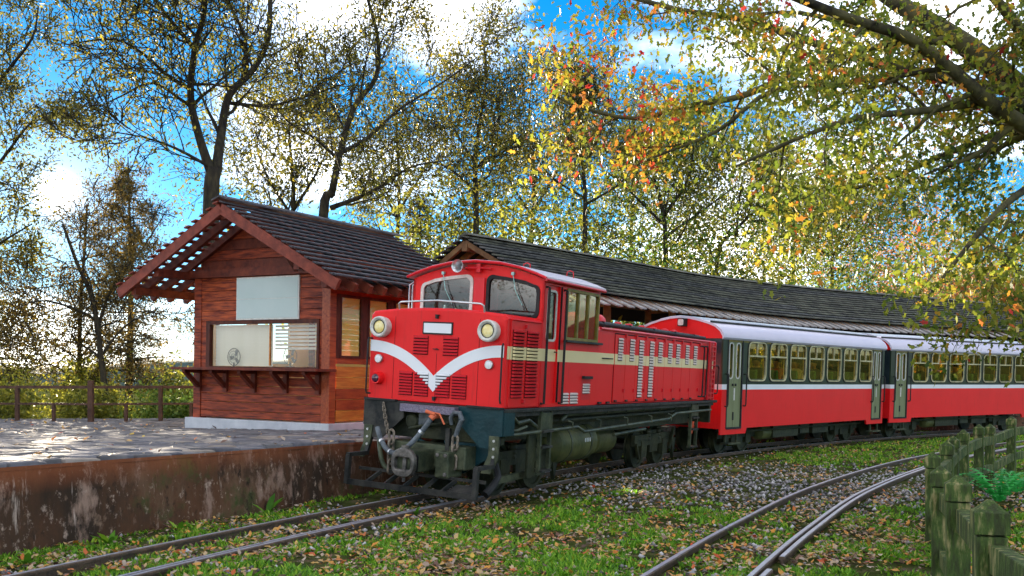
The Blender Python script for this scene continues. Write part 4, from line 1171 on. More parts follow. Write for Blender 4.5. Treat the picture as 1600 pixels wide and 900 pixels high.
    MB().tube([SD(0.15, 1.08, -.05), SD(0.3, 1.12, 0), SD(0.5, 1.05, -.05), SD(0.75, 1.08, -.02), SD(1.05, 0.98, -.05)], 0.03, 8).tube([SD(0.1, 0.98, -.05), SD(0.4, 0.96, 0), SD(0.7, 1.0, -.02)], 0.02, 8).build('cable_bundle', 'pipe_green', root, True)
    # sand hose at the leading wheel, guard bar
    MB().tube([SD(0.35, 0.5, -.25), SD(0.25, 0.36, -.15), SD(0.1, 0.24, -.15), SD(-0.02, 0.15, -.18)], [.035, .04, .05, .055], 10).build('sand_hose', 'black_rubber', root, True)
    MB().bar(SD(0.25, 0.3, -.2), SD(1.5, 0.34, -.2), 0.05, 0.09).build('guard_bar', 'pipe_green', root)
    MB().box((4.45, 0, 0.98), (0.1, 1.9, 0.4)).build('buffer_beam', 'under_green', root)
    MB().bar((4.4, 0, 0.52), (5.1, 0.06, 0.52), 0.16, 0.2).build('rear_coupler', 'coupler_iron', root)
    MB().tube(hang((4.5, -.5, .95), (5.1, -.4, .85), .4, 10), 0.03, 8).build('brake_hose', 'orange_cock', root, True)
mat('lamp_lens', (0.85, 0.62, 0.16), 0.12, 0, (0.95, 0.86, 0.5), 9, 0.3, 60, coat=0.8)
mat('wiper_teal', (0.3, 0.55, 0.52), 0.4, 0.3)
mat('window_olive', (0.16, 0.125, 0.03), 0.5, 0, (0.3, 0.24, 0.06), 5)
mat('tread_plate', (0.13, 0.11, 0.15), 0.4, 0.4, (0.3, 0.26, 0.34), 60, 0.8, 90)
mat('tank_olive', (0.05, 0.06, 0.02), 0.5, 0, (0.14, 0.14, 0.05), 2.5, 0.3, 16)
build_loco()

# ================================================================== CARRIAGES
def carriage_meshes():
    """returns a list of (name, mesh, bevel, children) for one carriage; x from -4.41 to 4.41"""
    LN = 8.82; x0 = -LN/2; HW = 1.04
    SD = lambda a, b, c: (x0 + a, -(HW + c), b)
    FS = lambda a, b, c: (x0 + a, (HW + c), b)
    ZS = 0.48; ZM = 0.6
    parts = []
    wins = [(1.09+k*1.003, 1.93+k*1.003) for k in range(7)]
    doors = [(0.22, 0.86), (8.02, 8.66)]
    for M in (SD, FS):
        # lower red skin with the deeper ends
        low = MB()
        for a, b in ((0, 0.22), (8.66, LN)): low.plate([(a, ZS), (b, ZS), (b, 1.43), (a, 1.43)], -0.04, 0, M)
        for a, b in doors: low.plate([(a, ZS), (b, ZS), (b, 0.6), (a, 0.6)], -0.04, 0, M)
        low.plate([(0.86, ZS), (1.08, ZS), (1.14, ZM), (1.14, 1.43), (0.86, 1.43)], -0.04, 0, M)
        low.plate([(7.68, ZM), (7.74, ZS), (8.02, ZS), (8.02, 1.43), (7.68, 1.43)], -0.04, 0, M)
        low.plate([(1.14, ZM), (7.68, ZM), (7.68, 1.43), (1.14, 1.43)], -0.04, 0, M)
        parts.append(('lower_side', low.mesh('lower_side', 'red_paint'), 0, []))
        st = MB()
        for a, b in ((0, 0.22), (0.86, 8.02), (8.66, LN)): st.plate([(a, 1.43), (b, 1.43), (b, 1.54), (a, 1.54)], -0.04, 0.003, M)
        parts.append(('white_stripe', st.mesh('white_stripe', 'white_paint'), 0, []))
        up = MB()
        for a, b in ((0, 0.22), (8.66, LN)): up.plate([(a, 1.54), (b, 1.54), (b, 2.56), (a, 2.56)], -0.04, 0, M)
        up.plate([(0.86, 1.54), (8.02, 1.54), (8.02, 1.66), (0.86, 1.66)], -0.04, 0, M)
        ed = [0.86] + [v for w in wins for v in (w[0]+.03, w[1]-.03)] + [8.02]
        for i in range(0, len(ed), 2): up.plate([(ed[i], 1.66), (ed[i+1], 1.66), (ed[i+1], 2.44), (ed[i], 2.44)], -0.04, 0, M)
        parts.append(('window_band', up.mesh('window_band', 'carriage_green'), 0, []))
        li = MB()
        for i in range(0, len(ed), 2): li.plate([(ed[i], 1.66), (ed[i+1], 1.66), (ed[i+1], 2.44), (ed[i], 2.44)], -0.06, -0.047, M)
        li.plate([(0.9, 0.96), (8.0, 0.96), (8.0, 1.655), (0.9, 1.655)], -0.06, -0.047, M); li.plate([(0.9, 2.445), (8.0, 2.445), (8.0, 2.6), (0.9, 2.6)], -0.06, -0.047, M)
        parts.append(('inner_lining', li.mesh('inner_lining', 'interior_cream'), 0, []))
        tb = MB().plate([(0.22, 2.44), (8.66, 2.44), (8.66, 2.56), (0.22, 2.56)], -0.04, 0.001, M)
        parts.append(('cant_rail', tb.mesh('cant_rail', 'cant_olive'), 0, []))
        for a, b in wins:
            cx = (a+b)/2; w = b-a
            fr = MB().ring(rrect(cx, 2.04, w, 0.86, 0.15, 5), rrect(cx, 2.04, w-0.06, 0.80, 0.12, 5), -0.045, 0.02, M)
            fr.plate([(a+.03, 2.14), (b-.03, 2.14), (b-.03, 2.175), (a+.03, 2.175)], -0.03, 0.014, M)
            fr.plate([(cx-.015, 2.17), (cx+.015, 2.17), (cx+.015, 2.44), (cx-.015, 2.44)], -0.03, 0.008, M)
            seal = MB().ring(rrect(cx, 2.04, w+0.05, 0.91, 0.17, 5), rrect(cx, 2.04, w-0.01, 0.85, 0.14, 5), 0.0, 0.009, M)
            kids = [('window_seal', seal.mesh('window_seal', 'black_rubber'), 0)]
            for q in (((a+.03, 2.175), (cx, 2.43)), ((cx, 2.175), (b-.03, 2.43)), ((a+.03, 1.65), (b-.03, 2.14))):
                (u0, z0), (u1, z1) = q
                kids.append(('pane', MB().plate([(u0, z0), (u1, z0), (u1, z1), (u0, z1)], -0.022, -0.018, M).mesh('pane', 'side_glass'), 0))
            parts.append(('window_frame', fr.mesh('window_frame', 'frame_olive', True), 0, kids))
        for a, b in doors:
            cx = (a+b)/2
            d = MB()
            for k, (p, q) in enumerate(((a+.02, cx-.004), (cx+.004, b-.02))):
                c2 = (p+q)/2
                d.ring(rrect(c2, 1.56, q-p, 1.86, 0.01, 6), rrect(c2, 2.04, 0.15, 0.74, 0.074, 6), -0.07, -0.02, M)
            kids = []
            for p, q in ((a+.02, cx-.004), (cx+.004, b-.02)):
                c2 = (p+q)/2
                kids.append(('pane', MB().plate(rrect(c2, 2.04, 0.17, 0.76, 0.08, 6), -0.05, -0.045, M).mesh('pane', 'side_glass'), 0))
                kids.append(('window_seal', MB().ring(rrect(c2, 2.04, 0.19, 0.78, 0.09, 6), rrect(c2, 2.04, 0.14, 0.73, 0.07, 6), -0.022, -0.01, M).mesh('window_seal', 'lamp_rim'), 0))
            for c2 in (cx-.06, cx+.06): kids.append(('handle', MB().lathe(M(c2, 1.53, -.02), Vector(M(0, 0, 1))-Vector(M(0, 0, 0)), [(0, .028), (.02, .03), (.03, .01)], 10).mesh('handle', 'frame_steel'), 0))
            kids.append(('push_strip', MB().plate([(cx+.0, 1.2), (cx+.05, 1.2), (cx+.05, 1.46), (cx, 1.46)], -0.02, -0.015, M).mesh('push_strip', 'lamp_rim'), 0))
            kids.append(('door_lock', MB().plate([(cx-.03, .78), (cx+.02, .78), (cx+.02, .95), (cx-.03, .95)], -0.02, -0.008, M).mesh('door_lock', 'black_rubber'), 0))
            parts.append(('door', d.mesh('door', 'door_bronze'), 0.004, kids))
            fr = MB()
            for q in (a, b): fr.plate([(q-.02, .6), (q+.02, .6), (q+.02, 2.5), (q-.02, 2.5)], -0.06, 0.006, M)
            fr.plate([(a, .59), (b, .59), (b, .63), (a, .63)], -0.06, 0.012, M)
            parts.append(('door_frame', fr.mesh('door_frame', 'black_rubber'), 0, []))
            for q in (a-.07, b+.07):
                parts.append(('grab_rail', MB().tube([M(q, 1.08, 0), M(q, 1.08, .06), M(q, 1.12, .07), M(q, 1.72, .07), M(q, 1.76, .06), M(q, 1.76, 0)], 0.016, 8).mesh('grab_rail', 'frame_steel', True), 0, []))
            stp = MB().bar(M(a+.08, .5, -.05), M(a+.08, .28, -.05), .04, .04, (1, 0, 0)).bar(M(b-.08, .5, -.05), M(b-.08, .28, -.05), .04, .04, (1, 0, 0)).bar(M(a+.05, .28, -.05), M(b-.05, .28, -.05), .2, .03)
            parts.append(('step', stp.mesh('step', 'pipe_green'), 0, []))
    # roof: side slopes, gutters, crown
    prof = [(1.085, 2.52), (1.08, 2.58), (1.02, 2.68), (0.9, 2.775), (0.74, 2.835), (0.5, 2.90), (0.25, 2.95), (0, 2.97)]
    full = prof + [(-y, z) for y, z in reversed(prof[:-1])]
    inner = [(y*0.97, z-0.04) for y, z in reversed(full)]
    roof = MB().loft([[(x, y, z) for y, z in full + inner] for x in (x0-0.06, x0+LN+0.06)])
    gut = []
    for s in (-1, 1):
        g = MB().bar((x0-.05, s*0.76, 2.85), (x0+LN+.05, s*0.76, 2.85), 0.035, 0.04)
        gut.append(('roof_gutter', g.mesh('roof_gutter', 'frame_steel'), 0))
    crownm = MB().loft([[(x, y, z+.014) for y, z in full[5:-5]] + [(x, y, z+.002) for y, z in reversed(full[5:-5])] for x in (x0-.04, x0+LN+.04)])
    gut.append(('roof_crown', crownm.mesh('roof_crown', 'roof_blue', True), 0))
    parts.append(('roof', roof.mesh('roof', 'roof_silver', True), 0, gut))
    # ends
    for s in (-1, 1):
        xe = s*LN/2
        e = MB()
        EN = lambda a, b, c: (xe - s*c, a, b)
        e.plate([(-1.0, 0.6), (1.0, 0.6), (1.0, 1.43), (-1.0, 1.43)], 0.002, 0.05, EN)
        parts.append(('end_wall', e.mesh('end_wall', 'red_paint'), 0, [('end_stripe', MB().plate([(-1.0, 1.43), (1.0, 1.43), (1.0, 1.54), (-1.0, 1.54)], 0.0, 0.05, EN).mesh('end_stripe', 'white_paint'), 0),
            ('end_upper', MB().plate([(-1.0, 1.54), (1.0, 1.54), (1.0, 2.5), (-1.0, 2.5)], 0.002, 0.05, EN).mesh('end_upper', 'end_dark'), 0),
            ('end_arch', MB().plate([(-1.05, 2.5)] + [(y*0.985, z-.012) for y, z in reversed(full)] + [(1.05, 2.5)], -0.035, 0.05, EN).mesh('end_arch', 'red_paint'), 0)]))
        parts.append(('gangway', MB().box((xe+s*0.12, 0, 1.6), (0.26, 0.9, 1.9)).mesh('gangway', 'black_rubber'), 0.02, []))
    parts.append(('end_lamp', MB().box((x0-.1, -0.1, 2.83), (.14, .17, .17)).mesh('end_lamp', 'black_rubber'), .01, [('lens', MB().plate(rrect(-0.1, 2.83, .13, .13, .03, 3), 0, .012, lambda a, b, c: (x0-.17-c, a, b)).mesh('lens', 'lamp_rim'), 0)]))
    # inside: floor, ceiling, seats
    parts.append(('ceiling', MB().box((0, 0, 2.66), (LN-.2, 1.7, 0.03)).mesh('ceiling', 'interior_cream'), 0, []))
    parts.append(('floor', MB().box((0, 0, 0.92), (LN-.1, 2.0, 0.06)).mesh('floor', 'interior_cream'), 0, []))
    seat = MB().box((0, 0, 1.22), (0.42, 0.86, 0.14)).box((0.24, 0, 1.55), (0.1, 0.86, 0.62)).mesh('seat', 'seat_cloth')
    for k in range(7):
        for y in (-0.52, 0.52): parts.append(('seat', seat, 0.03, [], (x0+1.45+k*1.0, y, 0)))
    # underframe, bogies
    u = MB().box((0, 0, 0.72), (LN-.2, 1.7, 0.16))
    for x, w, h in ((-0.9, 1.3, .4), (1.0, 0.9, .34), (0.1, 0.5, 0.3)): u.box((x, -0.55, 0.5), (w, 0.5, h))
    u.tube([(-3.4, -0.85, 0.5), (3.4, -0.85, 0.5)], 0.022, 6)
    parts.append(('underframe', u.mesh('underframe', 'under_green'), 0, []))
    parts.append(('air_tank', MB().lathe((-2.0, -0.6, 0.42), (1, 0, 0), [(0, .05), (.05, .16), (.1, .17), (.7, .17), (.75, .16), (.8, .05)], 16).mesh('air_tank', 'tank_olive', True), 0, []))
    for bx in (-2.9, 2.9):
        b = MB()
        for y in (-0.56, 0.56):
            b.box((bx, y, 0.42), (1.7, 0.07, 0.16))
            for sx in (-0.5, 0.5): b.box((bx+sx, y, 0.33), (0.22, 0.12, 0.24))
            b.box((bx, y, 0.3), (0.5, 0.1, 0.18))
        kids = []
        for sx in (-0.5, 0.5):
            for y, sg in ((-0.42, -1), (0.42, 1)):
                kids.append(('wheel', MB().lathe((bx+sx, y, 0.30), (0, sg, 0), [(-0.06, 0.33), (-0.03, 0.33), (-0.025, 0.302), (0.06, 0.297), (0.06, 0.25), (0.035, 0.24), (0.035, 0.1), (0.07, 0.09)], 24).mesh('wheel', 'under_green', True), 0))
        parts.append(('bogie', b.mesh('bogie', 'under_green'), 0, kids))
    return parts
mat('cant_olive', (0.1, 0.085, 0.02), 0.5, 0, (0.26, 0.2, 0.045), 4)
mat('frame_olive', (0.36, 0.32, 0.17), 0.4, 0.1, (0.6, 0.54, 0.32), 6)
mat('end_dark', (0.016, 0.028, 0.034), 0.25, 0, (0.03, 0.05, 0.055), 2, coat=0.3)
mat('roof_blue', (0.5, 0.58, 0.68), 0.3, 0.1, (0.66, 0.7, 0.76), 3)
CARS = carriage_meshes()
for s, lab in ((9.62, 'red and green passenger carriage coupled right behind the locomotive'), (19.0, 'rear red and green carriage running out of the picture at right')):
    root = train_root('passenger_carriage', s, R(2.2))
    tag(root, lab, 'carriage', 'carriages of the red train')
    for pt in CARS:
        o = place(pt[0], pt[1], root, pt[4] if len(pt) > 4 else None, bevel=pt[2])
        for k in pt[3]: place(k[0], k[1], o)

# ---- passengers behind the carriage windows
def person_mesh():
    pts = [((0, 0, 0.02), .15), ((0.0, 0, .28), .17), ((0.02, 0, .47), .14), ((0.02, 0, .56), .055), ((0.0, 0, .64), .085), ((-0.01, 0, .76), .095), ((0, 0, .83), .06),
           ((0.02, .18, .48), .07), ((-.04, .24, .24), .05), ((-.24, .18, .14), .04), ((-.3, .15, .14), .045),
           ((0.02, -.18, .48), .07), ((-.04, -.24, .24), .05), ((-.24, -.18, .14), .04), ((-.3, -.15, .14), .045),
           ((-.12, .1, .0), .1), ((-.42, .11, .02), .08), ((-.44, .11, -.36), .055), ((-.12, -.1, .0), .1), ((-.42, -.11, .02), .08), ((-.44, -.11, -.36), .055)]
    ed = [(0,1),(1,2),(2,3),(3,4),(4,5),(5,6),(2,7),(7,8),(8,9),(9,10),(2,11),(11,12),(12,13),(13,14),(0,15),(15,16),(16,17),(0,18),(18,19),(19,20)]
    me = bpy.data.meshes.new('person'); me.from_pydata([p for p, r in pts], ed, [])
    bm = bmesh.new(); bm.from_mesh(me); lay = bm.verts.layers.skin.verify()
    for v, (p, r) in zip(bm.verts, pts):
        v[lay].radius = (r, r*1.05); v[lay].use_root = v.index == 0
    bm.to_mesh(me); bm.free()
    return me
def persons():
    def two_tone(name, cloth):
        m = bpy.data.materials.new(name); m.use_nodes = True; t = m.node_tree; b = t.nodes['Principled BSDF']; b.inputs['Roughness'].default_value = 0.8
        c = t.nodes.new('ShaderNodeTexCoord'); s = t.nodes.new('ShaderNodeSeparateXYZ'); t.links.new(c.outputs['Object'], s.inputs[0])
        g = t.nodes.new('ShaderNodeMath'); g.operation = 'GREATER_THAN'; g.inputs[1].default_value = 0.55; t.links.new(s.outputs['Z'], g.inputs[0])
        x = t.nodes.new('ShaderNodeMix'); x.data_type = 'RGBA'; t.links.new(g.outputs[0], x.inputs[0])
        x.inputs[6].default_value = (*cloth, 1); x.inputs[7].default_value = (0.48, 0.29, 0.2, 1)
        t.links.new(x.outputs[2], b.inputs['Base Color']); return m
    hair = MB().lathe((0.02, 0, .73), (0.25, 0, 1), [(-0.04, .108), (.03, .112), (.08, .1), (.12, .07), (.14, .02)], 14).mesh('hair', 'hair_black', True)
    data = [(9.62, 1, -.5, (.03, .05, .05), 'dark'), (9.62, 2, -.5, (.42, .12, .04), 'orange-brown'), (9.62, 3, -.45, (.5, .45, .38), 'pale'), (9.62, 4, -.5, (.02, .02, .025), 'black'), (9.62, 5, .4, (.06, .06, .1), 'navy'), (19.0, 0, -.5, (.35, .2, .06), 'tan'), (19.0, 1, -.5, (.04, .03, .03), 'dark brown'), (19.0, 3, -.45, (.4, .4, .36), 'light grey')]
    order = ['first', 'second', 'third', 'fourth', 'fifth', 'sixth', 'seventh']
    for s, k, y, cl, cn in data:
        p = track(s); M4 = Matrix.Translation((p.x, p.y, 0)) @ Matrix.Rotation(R(90-theta(s)), 4, 'Z') @ Matrix.Rotation(R(2.2), 4, 'X')
        me = person_mesh(); me.materials.append(two_tone('passenger_' + cn.replace(' ', '_').replace('-', '_'), cl))
        o = place('person', me); o.matrix_world = M4 @ Matrix.Translation((-4.41+1.45+k*1.0+.05, y, 1.36)) @ Matrix.Rotation(random.uniform(-.4, .4), 4, 'Z')
        md = o.modifiers.new('skin', 'SKIN'); md.use_smooth_shade = True
        md = o.modifiers.new('sub', 'SUBSURF'); md.levels = 2; md.render_levels = 2
        tag(o, 'seated passenger in %s top behind the %s window of the %s carriage' % (cn, order[k], 'front' if s < 10 else 'rear'), 'person', 'passengers on the train')
        place('hair', hair, o)
persons()

# ================================================================== KIOSK on the platform
def build_kiosk():
    zp = pz(19.5)
    K = empty('kiosk', (-4.93, 19.52, zp), (R(1.1), 0, R(60)))
    tag(K, 'reddish wooden ticket kiosk with gabled slatted roof and serving counter', 'kiosk')
    HW, DP = 1.76, 3.5
    PH = 0.18
    FR = lambda a, b, c: (-c, -a, b)
    SD = lambda a, b, c: (a, -(HW + c), b)
    rid, eav, half = 4.28, 2.78, 2.8
    ry = 0.1                                   # ridge sits a touch to the left
    RZ = lambda y: rid - abs(y-ry)/half*(rid-eav)
    pitch = math.atan((rid-eav)/half)
    MB().box((DP/2-0.02, 0, PH/2-0.05), (DP+0.24, 2*HW+0.24, PH+0.1)).build('plinth', 'plinth_concrete', K, bevel=0.01)
    # corner posts
    for x, y in ((0.07, -HW+.08), (0.07, HW-.08), (DP-.07, -HW+.08), (DP-.07, HW-.08)):
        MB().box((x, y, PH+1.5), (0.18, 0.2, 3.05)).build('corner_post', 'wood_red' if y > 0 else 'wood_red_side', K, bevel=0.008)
    # boards on the front: below the counter
    h = 0.185
    def board(a0, a1, z0, z1, mt_, M, c0=0.0, jit=0.006, poly=None):
        j = random.uniform(0, jit)
        return MB().plate(poly or [(a0, z0+.004), (a1, z0+.004), (a1, z1-.004), (a0, z1-.004)], -0.035, c0+j, M).build('board', mt_, K, bevel=0.004, seg=1)
    zz = [PH+0.02, PH+0.16, PH+.34, PH+.5, PH+.66, PH+.84, PH+1.0]
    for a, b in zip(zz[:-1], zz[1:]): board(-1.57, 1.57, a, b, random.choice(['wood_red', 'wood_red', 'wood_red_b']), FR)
    # counter, brackets
    MB().box((-0.24, -0.02, 1.165), (0.58, 3.75, 0.05)).build('counter', 'wood_dark2', K, bevel=0.006)
    for a in (-1.6, -0.86, -0.1, 0.72, 1.52):
        b = MB().bar(FR(a, 1.14, .03), FR(a, 0.72, .03), .1, .07, (1, 0, 0)).bar(FR(a, 1.12, .42), FR(a, 0.82, .06), .08, .08, (0, 1, 0)).bar(FR(a, 1.11, 0), FR(a, 1.11, .44), .08, .06)
        b.build('bracket', 'wood_dark2', K)
    # serving window: frame, two panes, blinds behind
    w0, w1, b0, b1 = -1.42, 1.52, 1.19, 2.12
    fr = MB().ring([(w0, b0), (w1, b0), (w1, b1), (w0, b1)], [(w0+.1, b0+.03), (w1-.05, b0+.03), (w1-.05, b1-.07), (w0+.1, b1-.07)], -0.06, 0.035, FR).build('window_frame', 'wood_dark', K)
    mid = 0.27
    for a0, a1 in ((w0+.1, mid), (mid, w1-.05)): MB().plate([(a0, b0+.03), (a1, b0+.03), (a1, b1-.07), (a0, b1-.07)], -0.02, -0.015, FR).build('pane', 'hut_glass', fr)
    MB().box(FR(mid, (b0+b1)/2, -.01), (0.03, 0.03, b1-b0-.1)).build('mullion', 'wood_orange', fr)
    for i, (a0, a1, n, z0, mt_, gap) in enumerate(((w0+.13, mid-.03, 12, b0+.04, 'blind_cream', 1.0), (mid+.03, w1-.07, 7, b0+.35, 'blind_grey', 0.6))):
        bl = empty('blind', (0, 0, 0)); bl.parent = K
        hh = (b1-.08-z0)/n
        sm = MB().box((0, 0, 0), (0.012, a1-a0, hh*gap)).mesh('slat', mt_)
        for k in range(n): place('slat', sm, bl, FR((a0+a1)/2, z0+hh*(k+.5), -.12), (0, R(-6), 0))
    # boards beside and above the window
    board(-1.6, w0, PH+1.0, 2.12, 'wood_red', FR); board(w1, 1.6, PH+1.0, 2.12, 'wood_red', FR)
    z = 2.12; hstep = 0.2
    def clipx(z0, z1): 
        lim = lambda zt: (ry*-1)  # centre
        ext = lambda zt: min(1.6, (rid-0.12-zt)/(rid-eav)*half)
        return ext(z0), ext(z1)
    while z < rid-0.3:
        z1 = z+hstep; e0, e1 = clipx(z, z1)
        if e1 > 0.05:
            c = -ry if e1 < 1.6 else 0
            if z1 < 2.98 and z > 2.1:      # left and right of the sign panel
                board(-1.6, -0.6, z, z1, 'wood_red_b', FR); board(1.02, 1.6, z, z1, 'wood_red', FR)
            else:
                l0, r0 = max(-1.6, c-e0), min(1.6, c+e0); l1, r1 = max(-1.6, c-e1), min(1.6, c+e1)
                board(0, 0, z, z1, random.choice(['wood_red', 'wood_red_b', 'wood_dark2']), FR, 0, 0.008, [(l0, z+.004), (r0, z+.004), (r1, z1-.004), (l1, z1-.004)])
        z = z1
    MB().plate([(-1.6, 2.1), (1.6, 2.1), (1.6, 3.2), (-1.6, 3.2)], -.07, -.04, FR).build('light_block_sheet', 'wood_dark', K)  # unseen sheet added to stop light leaking between the front boards
    sp = MB().plate([(-0.6, 2.13), (1.02, 2.13), (1.02, 2.96), (-0.6, 2.96)], -0.03, 0.03, FR).build('sign_panel', 'lamp_rim', K)
    sp['label'] = 'blank pale green-grey sign panel above the serving window'
    for a, b in ((2.16, 2.53), (2.54, 2.93)): MB().plate([(-0.575, a), (0.995, a), (0.995, b), (-0.575, b)], 0.03, 0.036, FR).build('panel_sheet', 'sign_panel', sp)
    # tie beam and gable post
    MB().box((-0.05, 0.0, 3.06), (0.1, 3.7, 0.16)).build('tie_beam', 'wood_dark2', K)
    # near side wall: boards, two yellow windows
    zs = [PH+.02 + k*0.21 for k in range(16)]
    for a, b in zip(zs[:-1], zs[1:]):
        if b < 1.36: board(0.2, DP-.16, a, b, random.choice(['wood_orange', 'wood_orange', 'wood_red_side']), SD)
    board(0.2, DP-.16, 1.29, 1.42, 'wood_red_side', SD)
    for a, b in ((0.16, 0.26), (0.93, 1.1), (1.78, 1.95), (2.62, DP-.16)): MB().plate([(a, 1.4), (b, 1.4), (b, 2.6), (a, 2.6)], -.04, .02, SD).build('wall_stud', 'wood_dark', K)
    for k, (a, b) in enumerate(zip([2.58, 2.78, 2.98, 3.16], [2.78, 2.98, 3.16, 3.3])): board(0.16, DP-.16, a, b, 'wood_red_side', SD)
    for a, b in ((0.26, 0.93), (1.1, 1.78), (1.95, 2.62)):
        f2 = MB().ring([(a, 1.4), (b, 1.4), (b, 2.6), (a, 2.6)], [(a+.05, 1.45), (b-.05, 1.45), (b-.05, 2.55), (a+.05, 2.55)], -.03, .03, SD).build('window_frame', 'wood_dark', K)
        MB().plate([(a+.04, 1.44), (b-.04, 1.44), (b-.04, 2.56), (a+.04, 2.56)], .0, .004, SD).build('pane', 'hut_glass', f2)
        s2 = MB().box((0, 0, 0), (b-a-.1, .008, .098)).mesh('slat', 'blind_yellow')
        for k in range(11): place('slat', s2, f2, SD((a+b)/2, 1.5+k*.1, -.02), (R(6), 0, 0))
    # far side, back, floor, ceiling
    m = MB().plate([(0.1, PH), (DP-.1, PH), (DP-.1, 1.3), (0.1, 1.3)], 0, .04, lambda a, b, c: (a, HW-.06+c, b))
    m.plate([(0.1, 2.4), (DP-.1, 2.4), (DP-.1, 3.3), (0.1, 3.3)], 0, .04, lambda a, b, c: (a, HW-.06+c, b))
    for a, b in ((0.1, .5), (1.4, 1.7), (2.7, DP-.1)): m.plate([(a, 1.3), (b, 1.3), (b, 2.4), (a, 2.4)], 0, .04, lambda a_, b_, c: (a_, HW-.06+c, b_))
    m.build('far_wall', 'interior_yellow', K)
    m = MB().box((DP-.05, 0, 0.8), (.06, 3.3, 1.3)).box((DP-.05, 0, 2.9), (.06, 3.3, .9))
    for y, w in ((-1.35, .6), (1.35, .6), (0, .3)): m.box((DP-.05, y, 1.95), (.06, w, 1.0))
    m.build('back_wall', 'interior_yellow', K)
    MB().box((DP/2, 0, 3.24), (DP-.1, 3.3, .03)).build('ceiling', 'interior_cream', K)
    MB().box((1.9, 0.3, 0.72), (.7, 1.6, .9)).build('inner_counter', 'interior_cream', K)
    # rafters, purlins
    xr = [-0.93, -0.5, -0.08] + [0.34+k*0.45 for k in range(9)] + [4.42]
    for i, x in enumerate(xr):
        for s in (-1, 1):
            tip = half + (0.06 if i else 0.02)
            p0 = (x, ry, rid-.13); p1 = (x, ry+s*(tip), RZ(ry+s*tip)-.13)
            bar = i in (0, len(xr)-1)
            MB().bar(p0, p1, .07 if bar else .09, .2 if bar else .15).build('bargeboard' if bar else 'rafter', 'wood_barge' if bar else 'wood_dark2', K)
    for y in (ry, ry-HW-.05, ry+HW+.05, ry-2.45, ry+2.45):
        z = RZ(y)-.28 if y != ry else rid-.24
        MB().bar((-0.88, y, z), (4.4, y, z), .13, .15).build('purlin', 'wood_dark2', K)
    # roof boards: flatter than the slope, so each stands proud of the next with a slit of light below
    n = 15; Ls = math.hypot(half, rid-eav)+.06; st = Ls/n; ang = pitch - R(13)
    bm_ = MB().box((0, 0, 0), (5.52, st*.74, .03)).mesh('roof_board', 'roof_board')
    bm2_ = MB().box((0, 0, 0), (5.52, st*.6, .03)).mesh('roof_board', 'wood_barge')
    for s in (-1, 1):
        for k in range(n):
            d = (k+.5)*st; y = ry + s*d*math.cos(pitch); z = rid - d*math.sin(pitch) + .03
            j = random.uniform(-.012, .012)
            place('roof_board', bm_ if s < 0 else bm2_, K, (1.76+j*2, y, z+random.uniform(-.003, .003)), (-s*ang+random.uniform(-.008, .008), 0, 0), bevel=0.004, seg=1)
    MB().plate([(-.2, -.03), (0, .045), (.2, -.03), (.2, -.06), (0, .01), (-.2, -.06)], -1.0, 4.52, lambda a, b, c: (c, ry+a, rid+.075+b)).build('ridge_cap', 'roof_board', K)
    # added black sheets: stop light leaks, stand for shade in the board slits
    for s in (-1, 1):
        xa, xb, dn = (0.12, DP-.12, 1.85) if s == 1 else (-0.1, 4.38, 3.08)
        MB().plate([(xa, 0.0), (xb, 0.0), (xb, dn), (xa, dn)], 0, .015, lambda a, b, c: (a, ry+s*b*math.cos(pitch), rid-.06-b*math.sin(pitch)+c-.02)).build('roof_shade_sheet', 'black_gap', K)
    # stays under the gable
    MB().bar((-.02, -1.0, 3.0), (-.45, -1.0, 3.42), .09, .09, (0, 1, 0)).build('gable_block', 'wood_dark', K)
    # two desk fans on the ledge behind the glass
    for y, lab in ((0.72, 'wire desk fan behind the left, blind-covered kiosk pane'), (-0.62, 'wire desk fan behind the right, clearer kiosk pane')):
        M4 = Matrix.Translation((-4.93, 19.52, zp)) @ Matrix.Rotation(R(60), 4, 'Z')
        t = empty('desk_fan', (0, 0, 0)); t.matrix_world = M4 @ Matrix.Translation((.22 if y < 0 else .07, y, 1.2))
        tag(t, lab, 'fan', 'desk fans in the kiosk')
        ringp = [(0, .17*math.cos(2*math.pi*k/24), .22+.17*math.sin(2*math.pi*k/24)) for k in range(24)]
        g = MB().tube(ringp, .008, 6, closed=True)
        for r_ in (.06, .115): g.tube([(-.02, r_*math.cos(2*math.pi*k/20), .22+r_*math.sin(2*math.pi*k/20)) for k in range(20)], .004, 5, closed=True)
        g.build('guard', 'black_rubber', t)
        MB().lathe((0, 0, 0), (0, 0, 1), [(0, .09), (.02, .09), (.03, .02), (.1, .015)], 14).build('base', 'black_rubber', t)
        bl = MB()
        for k in range(3):
            a = 2*math.pi*k/3; bl.plate([(.02, -.02), (.13, -.06), (.15, .02), (.03, .03)], 0, .004, lambda p, q, c: (.03+c, p*math.cos(a)-q*math.sin(a), .22+p*math.sin(a)+q*math.cos(a)))
        bl.build('blades', 'hose_grey', t)
    # shelf for the fans
    MB().box((0.22, 0, 1.175), (.4, 3.1, .03)).build('inner_ledge', 'interior_cream', K)
mat('wood_red_b', (0.13, 0.017, 0.009), 0.5, 0, (0.52, 0.1, 0.028), 3.0, 0.4, 12, stretch=(7, 0.8, 7), lo=0.38, hi=0.66)
mat('wood_dark2', (0.08, 0.016, 0.01), 0.55, 0, (0.2, 0.04, 0.018), 3.0, 0.3, 12, stretch=(2, 2, 2))
mat('wood_barge', (0.13, 0.024, 0.014), 0.55, 0, (0.27, 0.055, 0.03), 3.0, 0.3, 12, stretch=(2, 2, 2))
build_kiosk()

